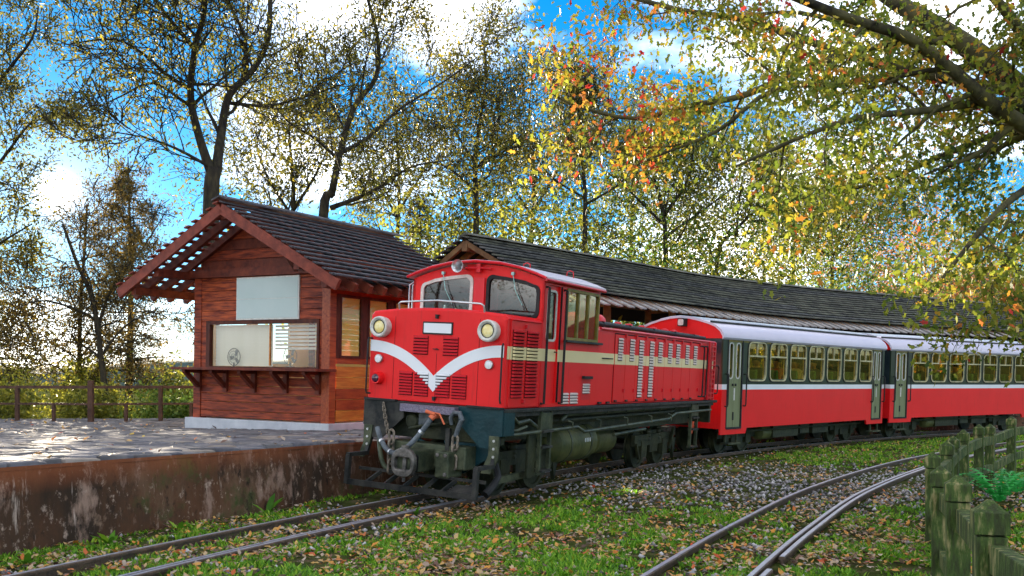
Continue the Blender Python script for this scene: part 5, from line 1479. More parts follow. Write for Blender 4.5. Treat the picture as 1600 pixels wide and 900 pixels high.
# ================================================================== CANOPY over the platform
def build_canopy():
    C = empty('platform_canopy', (-0.9, 22.2, pz(22)))
    tag(C, 'long curved platform canopy with dark slatted roof behind the train', 'canopy')
    off = Vector(C.location)
    rp = crom([(-1.05, 22.15, 0), (0.61, 24.1, 0), (3.2, 27.3, 0), (6.0, 30.7, 0), (10.8, 34.9, 0), (16.2, 38.6, 0), (22.4, 43.0, 0), (30, 48, 0)], 8)
    rid, eav, half = 4.76, 3.46, 2.4
    n = len(rp)
    nr = []
    for i in range(n):
        d = (rp[min(i+1, n-1)]-rp[max(i-1, 0)]).normalized(); nr.append(Vector((d.y, -d.x, 0)))
    acc = [0.0]
    for a, b in zip(rp[:-1], rp[1:]): acc.append(acc[-1]+(b-a).length)
    def at(s):
        i = max(0, min(n-2, next((k for k in range(n-1) if acc[k+1] >= s), n-2))); t = (s-acc[i])/(acc[i+1]-acc[i])
        return rp[i].lerp(rp[i+1], t), nr[i].lerp(nr[i+1], t).normalized()
    pitch = math.atan((rid-eav)/half); rows = 14; Ls = math.hypot(half, rid-eav); st = Ls/rows; ang = pitch-R(15); th = .032; w = st*.92
    # rows of boards, in lengths, following the curve
    cuts = [0, 8, 17, 27, n-1]
    for s in (1, -1):
        for k in range(rows):
            d = (k+.5)*st; yo = d*math.cos(pitch); zo = rid - d*math.sin(pitch) + .03
            for c0, c1 in zip(cuts[:-1], cuts[1:]):
                secs = []
                jz = random.uniform(-.004, .004)
                for i in range(c0, c1+1):
                    q = rp[i].copy()
                    if i == c1 and c1 != n-1: q = q - (rp[i]-rp[i-1]).normalized()*.02
                    if i == 0: q = q + (rp[0]-rp[1]).normalized()*(.05+random.uniform(0, .03))
                    ctr = q + nr[i]*(s*yo) + Vector((0, 0, zo+jz)) - off
                    u = nr[i]*(s*math.cos(ang)) + Vector((0, 0, -math.sin(ang))); v = nr[i]*(s*math.sin(ang)) + Vector((0, 0, math.cos(ang)))
                    secs.append([ctr+u*(w/2)+v*(th/2), ctr-u*(w/2)+v*(th/2), ctr-u*(w/2)-v*(th/2), ctr+u*(w/2)-v*(th/2)])
                MB().loft(secs).build('roof_board', 'roof_board_mossy' if random.random() < .6 else 'roof_board_far', C)
    for s in (1, -1):
        MB().loft([[rp[i]+nr[i]*(s*a)+Vector((0, 0, rid-.055-a*math.tan(pitch)+b))-off for a, b in ((0, 0), (half-.15, 0), (half-.15, .012), (0, .012))] for i in range(n)]).build('roof_shade_sheet', 'black_gap', C)  # black sheet added so the gaps between boards read as shade
    # ridge cap
    MB().loft([[rp[i]+nr[i]*a+Vector((0, 0, rid+.06+b))-off for a, b in ((-.18, -.04), (0, .04), (.18, -.04), (0, -.02))] for i in range(n)]).build('ridge_cap', 'roof_board_mossy', C)
    # rafters; their weathered tails stand out below the eaves
    s = 0.06; k = 0
    tot = acc[-1]
    while s < tot-.2:
        p, nn = at(s)
        for sg in (1, -1):
            if sg == -1 and s > 6: continue
            e = half+.12
            a = p + Vector((0, 0, rid-.12)); b = p + nn*(sg*e) + Vector((0, 0, rid-.12-e*math.tan(pitch)))
            MB().bar(a-off, b-off, .08, .13).build('bargeboard' if k == 0 else 'rafter', 'wood_canopy', C)
            if sg == 1:
                c = p + nn*(half-.35) + Vector((0, 0, rid-.02-(half-.35)*math.tan(pitch)-.09)); d = p + nn*(half+.42) + Vector((0, 0, rid-(half+.42)*math.tan(pitch)*.93-.14))
                MB().bar(c-off, d-off, .24, .03).build('eave_board', 'rafter_grey', C)
        s += .46 if s < 22 else .6; k += 1
    for yo, sz in ((0, .16), (1.3, .14), (-1.3, .14), (2.0, .1)):
        MB().loft([[rp[i]+nr[i]*(yo+a*sz/2)+Vector((0, 0, rid-.24-abs(yo)*math.tan(pitch)+b*sz/2))-off for a, b in ((-1, -1), (1, -1), (1, 1), (-1, 1))] for i in range(n)]).build('purlin', 'wood_canopy', C)
    s = .5
    while s < tot-1:
        p, nn = at(s)
        for yo in (1.3, -1.3):
            q = p + nn*yo
            MB().bar(Vector((q.x, q.y, pz(q.y)-.02))-off, Vector((q.x, q.y, rid-.3-abs(yo)*math.tan(pitch)))-off, .17, .17, (1, 0, 0)).build('post', 'wood_canopy', C)
        a, b = p+nn*1.3, p-nn*1.3; z = rid-.32-1.3*math.tan(pitch)
        MB().bar(Vector((a.x, a.y, z))-off, Vector((b.x, b.y, z))-off, .1, .16).build('tie_beam', 'wood_canopy', C)
        s += 3.1
    # board screen along the back of the platform, under the canopy
    for k in range(0, int(tot-1)*2):
        s = k*.5; p, nn = at(s); p2, n2 = at(min(tot, s+.49))
        a, b = p-nn*1.42, p2-n2*1.42
        for z0, z1 in ((.08, .5), (.54, .98)):
            pass
    b = []
    for s in range(0, int(tot), 3):
        p, nn = at(s+.5); b.append(p-nn*1.42)
    for z in (1.0, 1.5):
        MB().tube([Vector((q.x, q.y, z))-off for q in b], .05, 6).build('back_rail', 'wood_canopy', C)
mat('roof_board_far', (0.03, 0.03, 0.03), 0.68, 0, (0.15, 0.145, 0.135), 3.0, 0.6, 20)
build_canopy()

# ================================================================== FENCES
def platform_fence():
    pts = [PX(-160, 657, 24.6), PX(27, 657, 24.2), PX(142, 658, 23.6), PX(251, 656, 24.0), PX(345, 655, 24.6)]
    base = [Vector((p.x, p.y, pz(20))) for p in pts]
    F = empty('wooden_fence', base[2])
    tag(F, 'brown post-and-rail fence along the back edge of the platform', 'fence')
    o = base[2]
    for i, p in enumerate(base):
        h = .98 if i == 2 else .86; w = .12 if i == 2 else .09
        MB().bar(p-o-Vector((0, 0, .03)), p-o+Vector((0, 0, h)), w, w, (0, 1, 0)).build('post', 'fence_brown', F, bevel=.01)
    for a, b in zip(base[:-1], base[1:]):
        for z, h in ((.82, .07), (.42, .05)):
            MB().bar(a-o+Vector((0, -.0, z)), b-o+Vector((0, 0, z)), .07, h).build('rail', 'fence_brown', F)
        m = (a+b)/2
        MB().bar(m-o-Vector((0, 0, .03)), m-o+Vector((0, 0, .42)), .07, .07, (0, 1, 0)).build('short_post', 'fence_brown', F)
platform_fence()
def trackside_fence():
    posts = [(1.38, 1.7, .98), (1.75, 3.0, .98), (2.14, 4.5, .95), (2.64, 5.95, .93), (3.2, 7.5, .86), (4.1, 9.8, .81), (4.85, 11.2, .84), (5.4, 12.3, .84), (6.02, 13.4, .87), (6.83, 14.7, .89), (7.42, 15.6, .86), (8.4, 16.9, .94), (9.6, 18.3, .94), (11.2, 19.8, .94)]
    o = Vector((4.1, 9.8, -.08))
    F = empty('wooden_fence', o)
    tag(F, 'mossy square-post fence curving away beside the siding at right', 'fence')
    P = [Vector((x, y, -.1)) for x, y, h in posts]
    for i, (x, y, h) in enumerate(posts):
        d = (P[min(i+1, len(P)-1)]-P[max(i-1, 0)]).normalized(); az = math.atan2(d.y, d.x)
        w = .13
        rot = Matrix.Rotation(az + random.uniform(-.04, .04), 3, 'Z')
        def sq(r, z): return [P[i]-o + rot @ Vector((a*r, b*r, z)) for a, b in ((-1, -1), (1, -1), (1, 1), (-1, 1))]
        hh = h+.1
        pst = MB().loft([sq(w/2, 0), sq(w/2, hh-.14)]).build('post', 'fence_wood', F, bevel=.008)
        MB().loft([sq(w/2+.008, hh-.132), sq(w/2+.008, hh-.035), sq(w/2-.015, hh-.02), sq(.012, hh+.018)]).build('post_cap', 'fence_wood', pst, bevel=.003)
    for i in range(len(P)-1):
        h = (posts[i][2]+posts[i+1][2])/2
        d = (P[i+1]-P[i]).normalized(); sgn = Vector((d.y, -d.x, 0))*0.02
        for z, hh in ((-.24, .13), (-.66, .12)):
            a = P[i]+Vector((0, 0, posts[i][2]+.1+z)); b = P[i+1]+Vector((0, 0, posts[i+1][2]+.1+z))
            MB().bar(a-o+sgn, b-o+sgn, .07, hh).build('rail', 'fence_wood', F, bevel=.006)
trackside_fence()

# ================================================================== TREES
def crown_leaves(pts, n, size, spread, m, mesh_name, tone=(0.5, 0.25), droop=0.5, shape=LEAF, ratio=0.42, toneby=None):
    """n leaves round the given twig points"""
    T = np.array(pts, dtype=np.float32)
    i = RNG.integers(0, len(T), n)
    P = T[i] + RNG.normal(0, spread, (n, 3))
    U = unit(n); U[:, 2] -= droop; U /= np.linalg.norm(U, axis=1, keepdims=True)+1e-9
    L_ = size*(0.6+0.8*RNG.random(n))[:, None]
    A = unit(n); W = np.cross(U, A); W /= np.linalg.norm(W, axis=1, keepdims=True)+1e-9
    tn = np.clip(RNG.normal(tone[0], tone[1], n), 0, 1)
    if toneby is not None: tn = np.clip(tn + toneby(P), 0, 1)
    return blades(mesh_name, P, U*L_, W*L_*ratio*2, [(a, c*0.5 if shape is LEAF else c*0.5, l) for a, c, l in shape], m, tn)
class Tree:
    def __init__(s, seed): s.r = random.Random(seed); s.mb = MB(); s.tw = []; s.rmin = .004
    def limb(s, pts, r0, r1, n=7, per=4):
        P = crom(pts, per); m = len(P)
        rs = [r0 + (r1-r0)*(i/(m-1))**0.8 for i in range(m)]
        s.mb.tube(P, rs, n, caps=True)
        return P, rs
    def grow(s, p, d, ln, r, lev, up=0.12, wander=0.22, kids=4, maxlev=3, angle=(28, 62)):
        rr = s.r; n = 5 if lev < maxlev else 4
        P = [Vector(p)]; d = Vector(d).normalized(); sg = ln/n
        for i in range(n):
            d = (d + Vector((rr.gauss(0, wander), rr.gauss(0, wander), rr.gauss(0, wander)+up))).normalized()
            P.append(P[-1]+d*sg)
        rs = [max(s.rmin, r*(1-.78*i/n)) for i in range(n+1)]
        s.mb.tube(P, rs, 6 if lev < 2 else (5 if lev < 3 else 3), caps=False)
        if lev >= maxlev:
            for a, b in zip(P[:-1], P[1:]): s.tw.append(tuple(a.lerp(b, rr.random()))); s.tw.append(tuple(b))
            return
        for k in range(kids):
            t = .25 + .75*(k+rr.random()*.8)/kids; t = min(t, .99); i = min(n-1, int(t*n)); q = P[i].lerp(P[i+1], t*n-i)
            dd = (P[i+1]-P[i]).normalized(); a = R(rr.uniform(*angle)); ax = dd.cross(Vector((rr.gauss(0, 1), rr.gauss(0, 1), rr.gauss(0, 1)))).normalized()
            s.grow(q, Matrix.Rotation(a, 3, ax) @ dd, ln*rr.uniform(.5, .72), max(.005, rs[i]*.55), lev+1, up*.7, wander, kids, maxlev, angle)
        s.grow(P[-1], d, ln*.55, rs[-1], lev+1, up*.5, wander, kids, maxlev, angle)
    def finish(s, name, label, base, bark, leaf, n, size, spread, cat='tree', group=None, **kw):
        o = empty(name, base); tag(o, label, cat, group)
        b = Vector(base)
        s.mb.v = [tuple(Vector(v)-b) for v in s.mb.v]
        me = bpy.data.meshes.new('trunk'); me.from_pydata(s.mb.v, [], s.mb.f); me.materials.append(MATS[bark])
        me.polygons.foreach_set('use_smooth', [True]*len(me.polygons))
        place('trunk', me, o)
        if n:
            lm = crown_leaves([tuple(Vector(p)-b) for p in s.tw], n, size, spread, leaf, 'crown', **kw)
            place('crown', lm, o)
        return o
def spray(t, P, rs, start, step, ln, lev=1, up=.1, kids=4, maxlev=3, rr=.5, angle=(30, 70)):
    """side branches along a guided limb"""
    for i in range(int(start*len(P)), len(P)-1, step):
        d = (P[i+1]-P[i]).normalized(); a = R(t.r.uniform(*angle)); ax = d.cross(Vector((t.r.gauss(0, 1), t.r.gauss(0, 1), t.r.gauss(0, 1)))).normalized()
        f = 1-.45*i/len(P)
        t.grow(P[i], Matrix.Rotation(a, 3, ax) @ d, ln*t.r.uniform(.7, 1.2)*f, max(.012, rs[i]*rr), lev, up, .22, kids, maxlev)

BG = 'trees standing behind the station roofs'
def guided(label, Y, limbs, leaf, n, size, spread, seed, ln=2.4, bark='bark', step=2, kids=4, up=.1, name='deciduous_tree', **kw):
    """limbs: lists of (px, py, dY) traced from the photograph at distance Y, with radii"""
    t = Tree(seed); base = None; t.rmin = .0125
    for k, (pts, r0, r1, st) in enumerate(limbs):
        W = [PX(a, b, Y+c) for a, b, c in pts]
        if k == 0:
            base = Vector((W[0].x, W[0].y, -.1)); W = [base] + W
        P, rs = t.limb(W, r0*.66, r1*.66)
        if st is not None: spray(t, P, rs, st, step, ln, kids=kids, up=up)
    return t.finish(name, label, base, bark, leaf, n, size, spread, group=BG, **kw)
# the big forked tree right behind the kiosk
guided('big forked tree rising straight behind the kiosk gable', 27.5, [
    ([(330, 330, 0), (335, 262, 0)], .40, .30, None),
    ([(332, 275, 0), (312, 215, 0), (298, 150, 0), (305, 75, -.5), (320, 15, -1), (318, -60, -1.5)], .22, .08, .25),
    ([(338, 268, 0), (345, 215, .5), (358, 150, .8), (395, 110, 1), (420, 55, 1.2), (421, -40, 1.5)], .23, .09, .2),
    ([(303, 75, -.4), (278, 45, -.8), (250, 10, -1), (215, -40, -1.2)], .11, .05, .1),
    ([(298, 140, 0), (262, 118, -.6), (225, 85, -1.2), (180, 62, -1.8), (110, 68, -2.4)], .10, .03, .1),
    ([(296, 165, 0), (240, 130, .4), (190, 150, .2), (140, 175, 0)], .08, .02, .15),
    ([(385, 120, 1), (383, 60, .6), (365, 20, .3), (345, -30, 0)], .1, .05, .1),
    ([(330, 262, 0), (275, 232, -.8), (225, 215, -1.2), (170, 205, -1.5)], .08, .02, .15),
    ([(350, 160, .8), (420, 165, 1.4), (480, 150, 2), (540, 130, 2.4)], .09, .03, .15)],
    'leaf_background', 12285, 0.126, 0.25, 5, ln=2.1, droop=.75, tone=(.5, .26))
guided('leaning tree with curved double trunk right of the kiosk ridge', 33, [
    ([(505, 345, 0), (520, 300, 0)], .3, .22, None),
    ([(518, 305, 0), (535, 225, 0), (555, 165, 0), (588, 120, 0), (590, 60, 0), (575, 0, 0), (560, -50, 0)], .2, .06, .2),
    ([(530, 240, 0), (575, 215, .6), (625, 170, 1), (690, 130, 1.4), (745, 90, 1.8)], .12, .03, .2),
    ([(516, 325, 0), (580, 300, 0), (640, 262, .4), (700, 250, .8)], .14, .03, .15),
    ([(530, 250, 0), (490, 215, -.5), (450, 190, -1), (420, 150, -1)], .1, .03, .15)],
    'leaf_background', 11340, 0.140, 0.29, 9, ln=2.5, droop=.6, tone=(.52, .25))
guided('slim upright tree above the gap between the two roofs', 38, [
    ([(744, 370, 0), (744, 300, 0), (742, 250, 0), (750, 190, 0), (760, 110, 0), (750, 40, 0)], .22, .05, .3),
    ([(742, 255, 0), (720, 220, 0), (700, 180, .5), (690, 130, .5)], .1, .03, .1),
    ([(744, 262, 0), (790, 235, .5), (825, 200, 1)], .09, .03, .1),
    ([(744, 300, 0), (700, 262, -.5), (660, 250, -1)], .08, .03, .1)],
    'leaf_background', 10395, 0.148, 0.35, 14, ln=2.7, droop=.5, tone=(.5, .25))
guided('tall narrow tree with bare straight trunk above the canopy start', 42, [
    ([(914, 380, 0), (914, 300, 0), (910, 255, 0), (905, 180, 0), (905, 105, 0)], .22, .04, .35),
    ([(910, 255, 0), (885, 210, 0), (870, 160, .5), (865, 115, .5)], .1, .03, .1),
    ([(912, 260, 0), (935, 215, .5), (950, 170, .5), (950, 125, .5)], .1, .03, .1),
    ([(914, 310, 0), (860, 275, 0), (825, 225, .5)], .09, .03, .1),
    ([(914, 320, 0), (970, 285, 0), (1000, 240, .5)], .09, .03, .1)],
    'leaf_background', 9450, 0.156, 0.32, 21, ln=2.4, droop=.5, tone=(.48, .25))
guided('broad olive tree over the middle of the canopy', 46, [
    ([(1040, 400, 0), (1035, 330, 0), (1020, 270, 0), (1012, 210, 0)], .24, .06, .15),
    ([(1036, 340, 0), (1075, 280, 0), (1085, 220, 0)], .14, .04, .1),
    ([(1036, 350, 0), (985, 300, -.5), (950, 270, -1)], .12, .04, .1),
    ([(1040, 370, 0), (1110, 320, .5), (1150, 290, 1)], .12, .04, .1)],
    'leaf_olive', 12285, 0.177, 0.49, 33, ln=3.2, droop=.3, tone=(.55, .28))
guided('spreading olive tree with slanting limbs above the canopy', 50, [
    ([(1120, 410, 0), (1150, 360, 0), (1180, 330, 0), (1225, 300, 0)], .22, .05, .15),
    ([(1150, 370, 0), (1155, 310, 0), (1165, 255, 0)], .13, .04, .1),
    ([(1170, 345, 0), (1240, 345, 0), (1300, 330, 0)], .1, .03, .1)],
    'leaf_olive', 12285, 0.185, 0.55, 41, ln=3.4, droop=.3, tone=(.58, .28))
guided('yellow-green tree beyond the right half of the canopy', 58, [
    ([(1300, 430, 0), (1300, 390, 0), (1290, 350, 0)], .2, .08, .1),
    ([(1300, 400, 0), (1340, 370, 0), (1360, 350, 0)], .12, .04, .1),
    ([(1300, 400, 0), (1250, 375, 0)], .12, .04, .1)],
    'leaf_olive', 8505, 0.207, 0.72, 43, ln=3.2, droop=.2, tone=(.7, .25))
for px, top, Y, sd_, lab in ((455, 150, 44, 71, 'fine-leaved tree seen between the kiosk ridge tree and the leaning one'), (620, 90, 52, 72, 'fine-leaved tree far behind the leaning double trunk'), (830, 130, 54, 73, 'hazy far tree between the slim and the narrow tree'), (985, 170, 58, 74, 'far round-topped tree between the narrow and the broad tree'), (1240, 230, 66, 75, 'far tree right of the slanting limbs')):
    guided(lab, Y, [([(px, 400, 0), (px+4, 300, 0), (px-3, top+60, 0), (px, top, 0)], .24, .04, .25),
        ([(px+2, 340, 0), (px-40, 270, 0), (px-62, 200, .5)], .12, .03, .1), ([(px+3, 330, 0), (px+45, 260, 0), (px+62, 210, .5)], .12, .03, .1), ([(px+2, 370, 0), (px+60, 340, 0)], .1, .03, .1), ([(px+2, 375, 0), (px-60, 345, 0)], .1, .03, .1)],
        'leaf_background' if px < 900 else 'leaf_olive', 6500, .2, .5, sd_, ln=3.6, droop=.4, tone=(.5, .26))
# left side: trees on the slope beyond the platform fence
guided('thin crooked tree leaning left beyond the platform fence', 30, [
    ([(168, 650, 0), (158, 560, 0), (145, 470, 0), (120, 410, 0), (98, 350, 0)], .2, .06, .4),
    ([(150, 520, 0), (175, 450, .5), (215, 400, .8), (260, 330, 1)], .09, .02, .2),
    ([(150, 500, 0), (110, 480, -.5), (60, 470, -1), (10, 490, -1.5)], .08, .02, .2),
    ([(155, 560, 0), (195, 510, .4), (250, 480, .6)], .07, .02, .2)],
    'leaf_conifer', 14458, 0.106, 0.23, 51, ln=1.8, up=.02, droop=.2, tone=(.55, .25), ratio=.3)
guided('straight dark-trunked tree beside the tall fence post', 32, [
    ([(125, 650, 0), (124, 560, 0), (126, 470, 0), (132, 390, 0), (136, 320, 0)], .17, .05, .25),
    ([(125, 600, 0), (80, 570, 0), (30, 580, 0)], .07, .02, .1),
    ([(125, 560, 0), (150, 530, 0), (180, 520, 0)], .06, .02, .1)],
    'leaf_conifer', 14458, 0.106, 0.26, 53, ln=1.8, up=0, droop=.15, tone=(.5, .25), ratio=.3)
guided('dense brown-green tree at the far left behind the fence', 31, [
    ([(-70, 650, 0), (-60, 500, 0), (-50, 350, 0), (-40, 150, 0), (-30, 20, 0)], .26, .08, .2),
    ([(-55, 420, 0), (0, 380, -.5), (50, 350, -1)], .1, .03, .1),
    ([(-50, 320, 0), (10, 240, -.5), (50, 190, -1), (80, 175, -1)], .1, .02, .1),
    ([(-45, 200, 0), (5, 120, -.5), (50, 60, -1), (60, 10, -1)], .12, .03, .1),
    ([(-55, 480, 0), (0, 470, .3), (60, 500, .6)], .09, .02, .1),
    ([(-60, 540, 0), (-10, 560, .3), (40, 600, .6)], .09, .02, .1)],
    'leaf_background', 19278, 0.122, 0.25, 57, ln=1.9, up=.03, droop=.4, tone=(.45, .26))
def conifer(label, px, py_top, py_base, Y, seed, n, size):
    t = Tree(seed); b = PX(px, py_base, Y); top = PX(px, py_top, Y); base = Vector((b.x, b.y, -.1)); H = top.z-base.z
    P, rs = t.limb([base, base.lerp(top, .5)+Vector((.1, 0, 0)), top], .17, .02)
    k = 0
    z0 = base.z + H*.22
    while z0 < top.z-.2:
        f = (z0-base.z)/H
        for j in range(4):
            a = t.r.uniform(0, 6.28); ln = (1-f)*H*.2 + .35; ln *= t.r.uniform(.6, 1.15)
            p = Vector((base.x + .1*math.sin(f*3), base.y, z0)); d = Vector((math.cos(a), math.sin(a), .05-.1*f))
            t.grow(p, d, ln, .03, 2, -.03, .1, 3, 3, (35, 60))
        z0 += .34
    return t.finish('conifer_tree', label, base, 'bark', 'leaf_conifer', n, size, .1, group=BG, droop=.2, ratio=.24, tone=(.45, .25))
conifer('pointed dark conifer close right of the sun', 200, 245, 640, 36, 61, 9000, .17)
conifer('small dark conifer above the kiosk roof end', 655, 300, 640, 44, 62, 5000, .2)

# the maple whose boughs hang into the picture from the right
def maple():
    t = Tree(77); base = Vector((7.4, 10.6, -.1)); fork = Vector((7.1, 10.7, 3.3))
    t.limb([base, base+Vector((-.1, .05, 1.6)), fork], .36, .3)
    limbs = [
        ([(1720, 330, 10.7), (1640, 190, 10.8), (1540, 95, 11), (1470, 45, 11.2), (1395, 0, 11.5), (1300, -70, 12)], .17, .08, .25),
        ([(1720, 340, 10.7), (1640, 225, 10.4), (1590, 190, 10.2), (1545, 160, 10), (1500, 120, 9.8), (1420, 60, 9.6), (1330, 30, 9.4), (1230, -10, 9.2)], .115, .04, .2),
        ([(1700, 250, 10.8), (1600, 152, 10.8), (1520, 132, 10.9), (1427, 112, 11.2), (1320, 85, 11.5), (1235, 53, 11.8), (1170, 32, 12.1), (1060, 15, 12.4), (930, -15, 12.8), (760, -20, 13.2)], .085, .02, .2),
        ([(1320, 85, 11.5), (1240, 115, 11.4), (1160, 150, 11.3), (1080, 165, 11.2), (990, 185, 11), (900, 165, 10.9), (860, 145, 10.9)], .055, .012, .1),
        ([(1427, 112, 11.2), (1330, 130, 11), (1210, 140, 10.8), (1120, 205, 10.6), (1010, 250, 10.6)], .05, .012, .1),
        ([(1620, 160, 10.7), (1540, 160, 10.2), (1450, 172, 9.9), (1340, 185, 9.6), (1250, 215, 9.4), (1150, 260, 9.3)], .06, .012, .1),
        ([(1640, 200, 10.8), (1560, 210, 11.2), (1480, 240, 11.6), (1400, 275, 12), (1320, 300, 12.2)], .06, .015, .1),
        ([(1700, 300, 10.7), (1620, 290, 10.2), (1560, 330, 9.8), (1500, 400, 9.5), (1445, 470, 9.3)], .06, .012, .25),
        ([(1720, 330, 10.7), (1640, 330, 10.9), (1590, 380, 11), (1555, 440, 11.1), (1540, 480, 11.2)], .06, .012, .2),
        ([(1640, 190, 10.8), (1600, 60, 10.4), (1530, -30, 10)], .1, .04, .15),
        ([(1500, 60, 11.2), (1400, 60, 12), (1250, 20, 12.6), (1130, 30, 13)], .06, .015, .1)]
    for pts, r0, r1, st in limbs:
        P, rs = t.limb([PX(*q) for q in pts], r0, r1)
        spray(t, P, rs, st, 3, 1.15, lev=2, up=-.06, kids=4, maxlev=3, angle=(35, 80))
        for q in P[int(len(P)*.55):]: t.tw.append(tuple(q))
    bb = base
    def tone(P):
        # autumn colour strongest at the outer, left ends of the boughs
        w = np.array([noise.noise(Vector((p[0]*.9, p[1]*.9, p[2]*.9))) for p in P])
        x = P[:, 0]+bb.x
        return w*.36 + np.clip((3.2-x)*.05, -.08, .13)
    t.finish('maple_tree', 'autumn maple whose leafy boughs hang in from the right edge', base, 'bark_mossy', 'leaf_maple', 17500, .078, .16, shape=MAPLE, ratio=.5, droop=.8, tone=(.5, .2), toneby=tone)
maple()

# trees round the clearing, outside the frame: the panes mirror them
def around():
    src = [o for o in COL.objects if o.name.startswith('deciduous_tree') and o.parent is None]
    spots = [(-21, -3, 3, 40, 'olive tree left of and behind the viewpoint'), (-27, 4, 4, 130, 'leafy tree far left of the viewpoint'), (-17, -12, 2, 210, 'tree behind the viewpoint on the left'), (-34, -4, 5, 300, 'second-row tree far left behind the viewpoint'),
             (21, 15, 4, 20, 'olive tree beyond the fence, just outside the right edge'), (25, 24, 5, 150, 'yellow-green tree right of the rear carriage, outside the frame'), (31, 33, 4, 240, 'far tree outside the right edge of the view'), (18, 6, 5, 80, 'tree right of the viewpoint behind the fence')]
    for x, y, k, rz, lab in spots:
        s_ = src[min(k, len(src)-1)]
        c = s_.copy(); COL.objects.link(c); c.location = (x, y, -.1); c.rotation_euler = (0, 0, R(rz)); c.scale = (.8, .8, .8); c['label'] = lab; c['group'] = 'trees round the clearing'
        for ch in [o for o in COL.objects if o.parent == s_]:
            d = ch.copy(); COL.objects.link(d); d.parent = c
around()
# ---- bushes
def bush(name, label, c, size, leaf, n, ls, seed, group=None, tone=(.5, .26)):
    t = Tree(seed); c = Vector(c)
    for k in range(9):
        a = t.r.uniform(0, 6.28); l = t.r.uniform(.2, 1)
        d = Vector((math.cos(a)*l*size[0], math.sin(a)*l*size[1], size[2]*t.r.uniform(.7, 1.2)))
        t.grow(c, d, d.length*.72, .03, 2, .02, .25, 5, 3, (25, 60))
    for k in range(60):
        p = Vector((t.r.gauss(0, .36)*size[0], t.r.gauss(0, .36)*size[1], abs(t.r.gauss(.45, .25))*size[2]))
        t.tw.append(tuple(c+p))
    o = empty(name, c); tag(o, label, 'bush', group)
    t.mb.v = [tuple(Vector(v)-c) for v in t.mb.v]
    me = bpy.data.meshes.new('stems'); me.from_pydata(t.mb.v, [], t.mb.f); me.materials.append(MATS['bark']); place('stems', me, o)
    place('foliage', crown_leaves([tuple(Vector(p)-c) for p in t.tw], n, ls, .13*max(size), leaf, 'foliage', tone=tone, droop=.1), o)
GB = 'bushes beyond the platform fence'
bush('bush', 'yellow-green bush behind the left end of the fence', (-13.5, 26.6, .1), (1.6, 1.1, 1.25), 'leaf_olive', 4000, .13, 101, GB, (.72, .25))
bush('bush', 'yellow-green bush behind the fence between first and tall post', (-11.4, 26.8, .0), (1.5, 1.0, 1.2), 'leaf_olive', 4000, .13, 102, GB, (.78, .22))
bush('bush', 'pale green bush behind the fence right of the tall post', (-9.3, 27.0, .0), (1.4, 1.0, 1.05), 'leaf_green', 4200, .13, 103, GB, (.75, .25))
bush('bush', 'green bush tucked between the fence end and the kiosk', (-7.7, 26.9, .1), (1.2, .9, 1.1), 'leaf_green', 3600, .13, 104, GB, (.75, .22))
bush('bush', 'tall bush behind the fence at the far left edge', (-16.2, 27.5, .0), (1.6, 1.1, 1.3), 'leaf_olive', 4200, .14, 105, GB, (.7, .25))
bush('bush', 'deeper yellow bush in the second row behind the first fence bay', (-13.5, 31, -.1), (2.4, 1.4, 1.8), 'leaf_olive', 4600, .16, 106, GB, (.8, .22))
bush('bush', 'deeper olive bush in the second row behind the tall post', (-10.2, 31.5, -.1), (2.4, 1.4, 1.6), 'leaf_olive', 4600, .16, 107, GB, (.62, .25))
GC = 'bushes showing over the canopy roof'
for px, py, Y, w, h, lf, lab, sd, tn in (
    (700, 395, 40, 2.4, 7.4, 'leaf_olive', 'olive bush in the gap between the kiosk roof and the canopy', 111, .6),
    (800, 400, 42, 3, 7.2, 'leaf_olive', 'olive bush just above the canopy gable', 112, .62),
    (880, 420, 45, 3.2, 7.0, 'leaf_olive', 'yellow-olive bush under the tall narrow tree', 113, .7),
    (975, 425, 47, 3.6, 7.0, 'leaf_green', 'darker green bush above the canopy, under the broad olive tree', 114, .35),
    (1080, 435, 50, 3.6, 7.4, 'leaf_olive', 'mixed olive bush above the middle of the canopy', 115, .55),
    (1180, 450, 54, 4, 7.2, 'leaf_olive', 'yellow-green bush under the slanting limbs', 116, .7),
    (1270, 455, 58, 4, 7.6, 'leaf_green', 'green bush right of the slanting limbs', 117, .6),
    (1355, 465, 62, 4, 7.6, 'leaf_olive', 'yellow bush left of the orange shrubs', 118, .8),
    (1430, 470, 64, 3.6, 7.8, 'leaf_orange', 'orange-pink autumn shrub above the far canopy roof', 119, .55),
    (1490, 478, 66, 3.4, 7.0, 'leaf_orange', 'smaller orange shrub right of the pink one', 120, .7),
    (1560, 480, 60, 4, 8.5, 'leaf_olive', 'yellow shrub at the right edge above the canopy', 121, .85)):
    c = PX(px, py, Y); bush('bush', lab, (c.x, c.y, -.1), (w*1.25, 2.2, h*Y/31), lf, 8000, .24, sd, GC, (tn, .25))

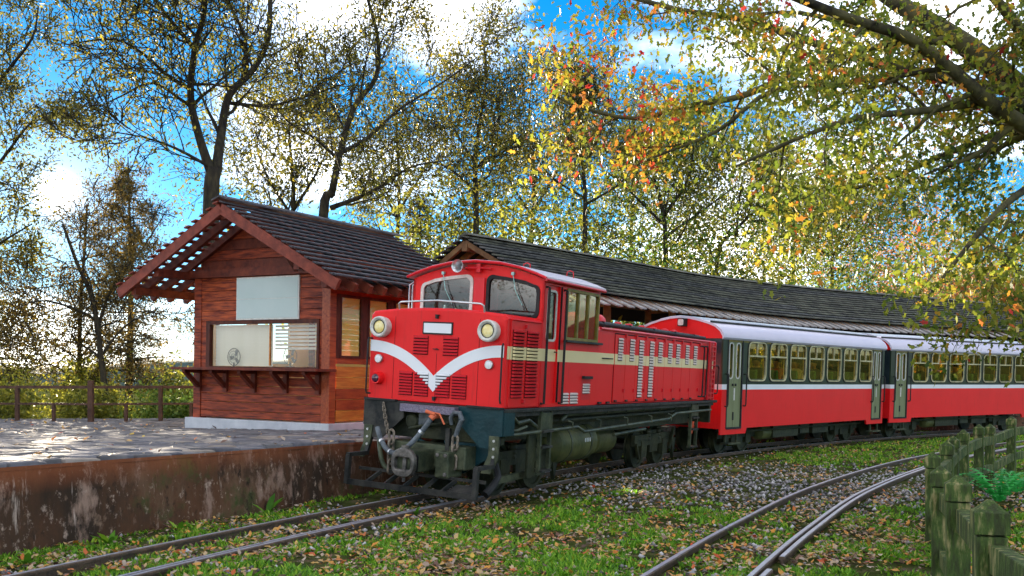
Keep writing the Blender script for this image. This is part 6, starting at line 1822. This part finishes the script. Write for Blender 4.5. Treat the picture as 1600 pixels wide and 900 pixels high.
# ---- ferns and weeds
def fern(c, n, ln, label, seed):
    rr = random.Random(seed); o = empty('fern', c); tag(o, label, 'fern', 'ferns by the trackside fence')
    Ps, Us, Ws, frs = [], [], [], 0
    for k in range(n):
        a = 6.28*k/n + rr.uniform(-.3, .3); l = ln*rr.uniform(.7, 1.2)
        pts = [Vector((math.cos(a)*l*t, math.sin(a)*l*t, l*(1.5*t-1.1*t*t))) for t in [i/14 for i in range(15)]]
        V, F = [], []
        for i in range(15):
            d = (pts[min(i+1, 14)]-pts[max(i-1, 0)]).normalized(); sd_ = d.cross(Vector((0, 0, 1))).normalized(); w = l*.17*(1-i/14.5)*min(1, i/3)
            tip = pts[i] + d*(w*.5) - Vector((0, 0, w*.25)); mid_ = pts[i].lerp(pts[min(i+1, 14)], .5)
            V += [tuple(pts[i]), tuple(tip+sd_*w), tuple(tip-sd_*w), tuple(mid_+sd_*w*.25), tuple(mid_-sd_*w*.25)]
        for i in range(14):
            k5 = i*5; F += [[k5, k5+1, k5+3], [k5, k5+4, k5+2], [k5, k5+3, k5+5], [k5, k5+5, k5+4]]
        me = np_mesh('frond', np.array(V), np.array(F).ravel(), np.arange(len(F))*3, None, 'fern_green', np.full(len(V), rr.random()))
        place('frond', me, o)
fern((6.3, 13.0, -.08), 20, .75, 'larger bright green fern between the fence posts', 5)
fern((7.15, 14.2, -.08), 18, .65, 'smaller green fern at the foot of the far fence posts', 6)
def weed(c, n, ln, label, seed, leaf='grass_blade', grp='weeds along the platform wall'):
    rr = random.Random(seed); o = empty('weed', c); tag(o, label, 'weed', grp)
    me = None
    for k in range(n):
        a = rr.uniform(0, 6.28); l = ln*rr.uniform(.6, 1.2); e = rr.uniform(.3, 1.2)
        P = np.array([(0, 0, 0)]); d = np.array([(math.cos(a)*l, math.sin(a)*l, l*e)]); W = np.array([(-math.sin(a)*l*.42, math.cos(a)*l*.42, 0)])
        place('leaf', blades('leaf', P, d, W, [(0, 0.04, 0), (.35, .42, .02), (.7, .36, .0), (1, 0, -.1), (.7, -.36, 0), (.35, -.42, .02), (0, -.04, 0)], leaf, np.array([rr.random()*.7])), o)
for c, n, l, lab, sd in (((-2.95, 12.1, -.08), 7, .2, 'broad-leaved weed at the foot of the wall near its dark end', 1), ((-3.55, 10.7, -.08), 6, .16, 'small weed by the wall with pointed bright leaves', 2), ((-3.9, 9.75, -.08), 8, .17, 'bushy weed at the wall foot left of centre', 3),
    ((-4.15, 8.6, -.08), 7, .16, 'low weed beside the wall near the left rail', 4), ((-2.05, 7.7, -.08), 8, .17, 'dark green weed beside the near rail', 5), ((-1.15, 12.0, -.08), 6, .12, 'little weed between the rails ahead of the engine', 6)):
    weed(c, n, l, lab, sd)
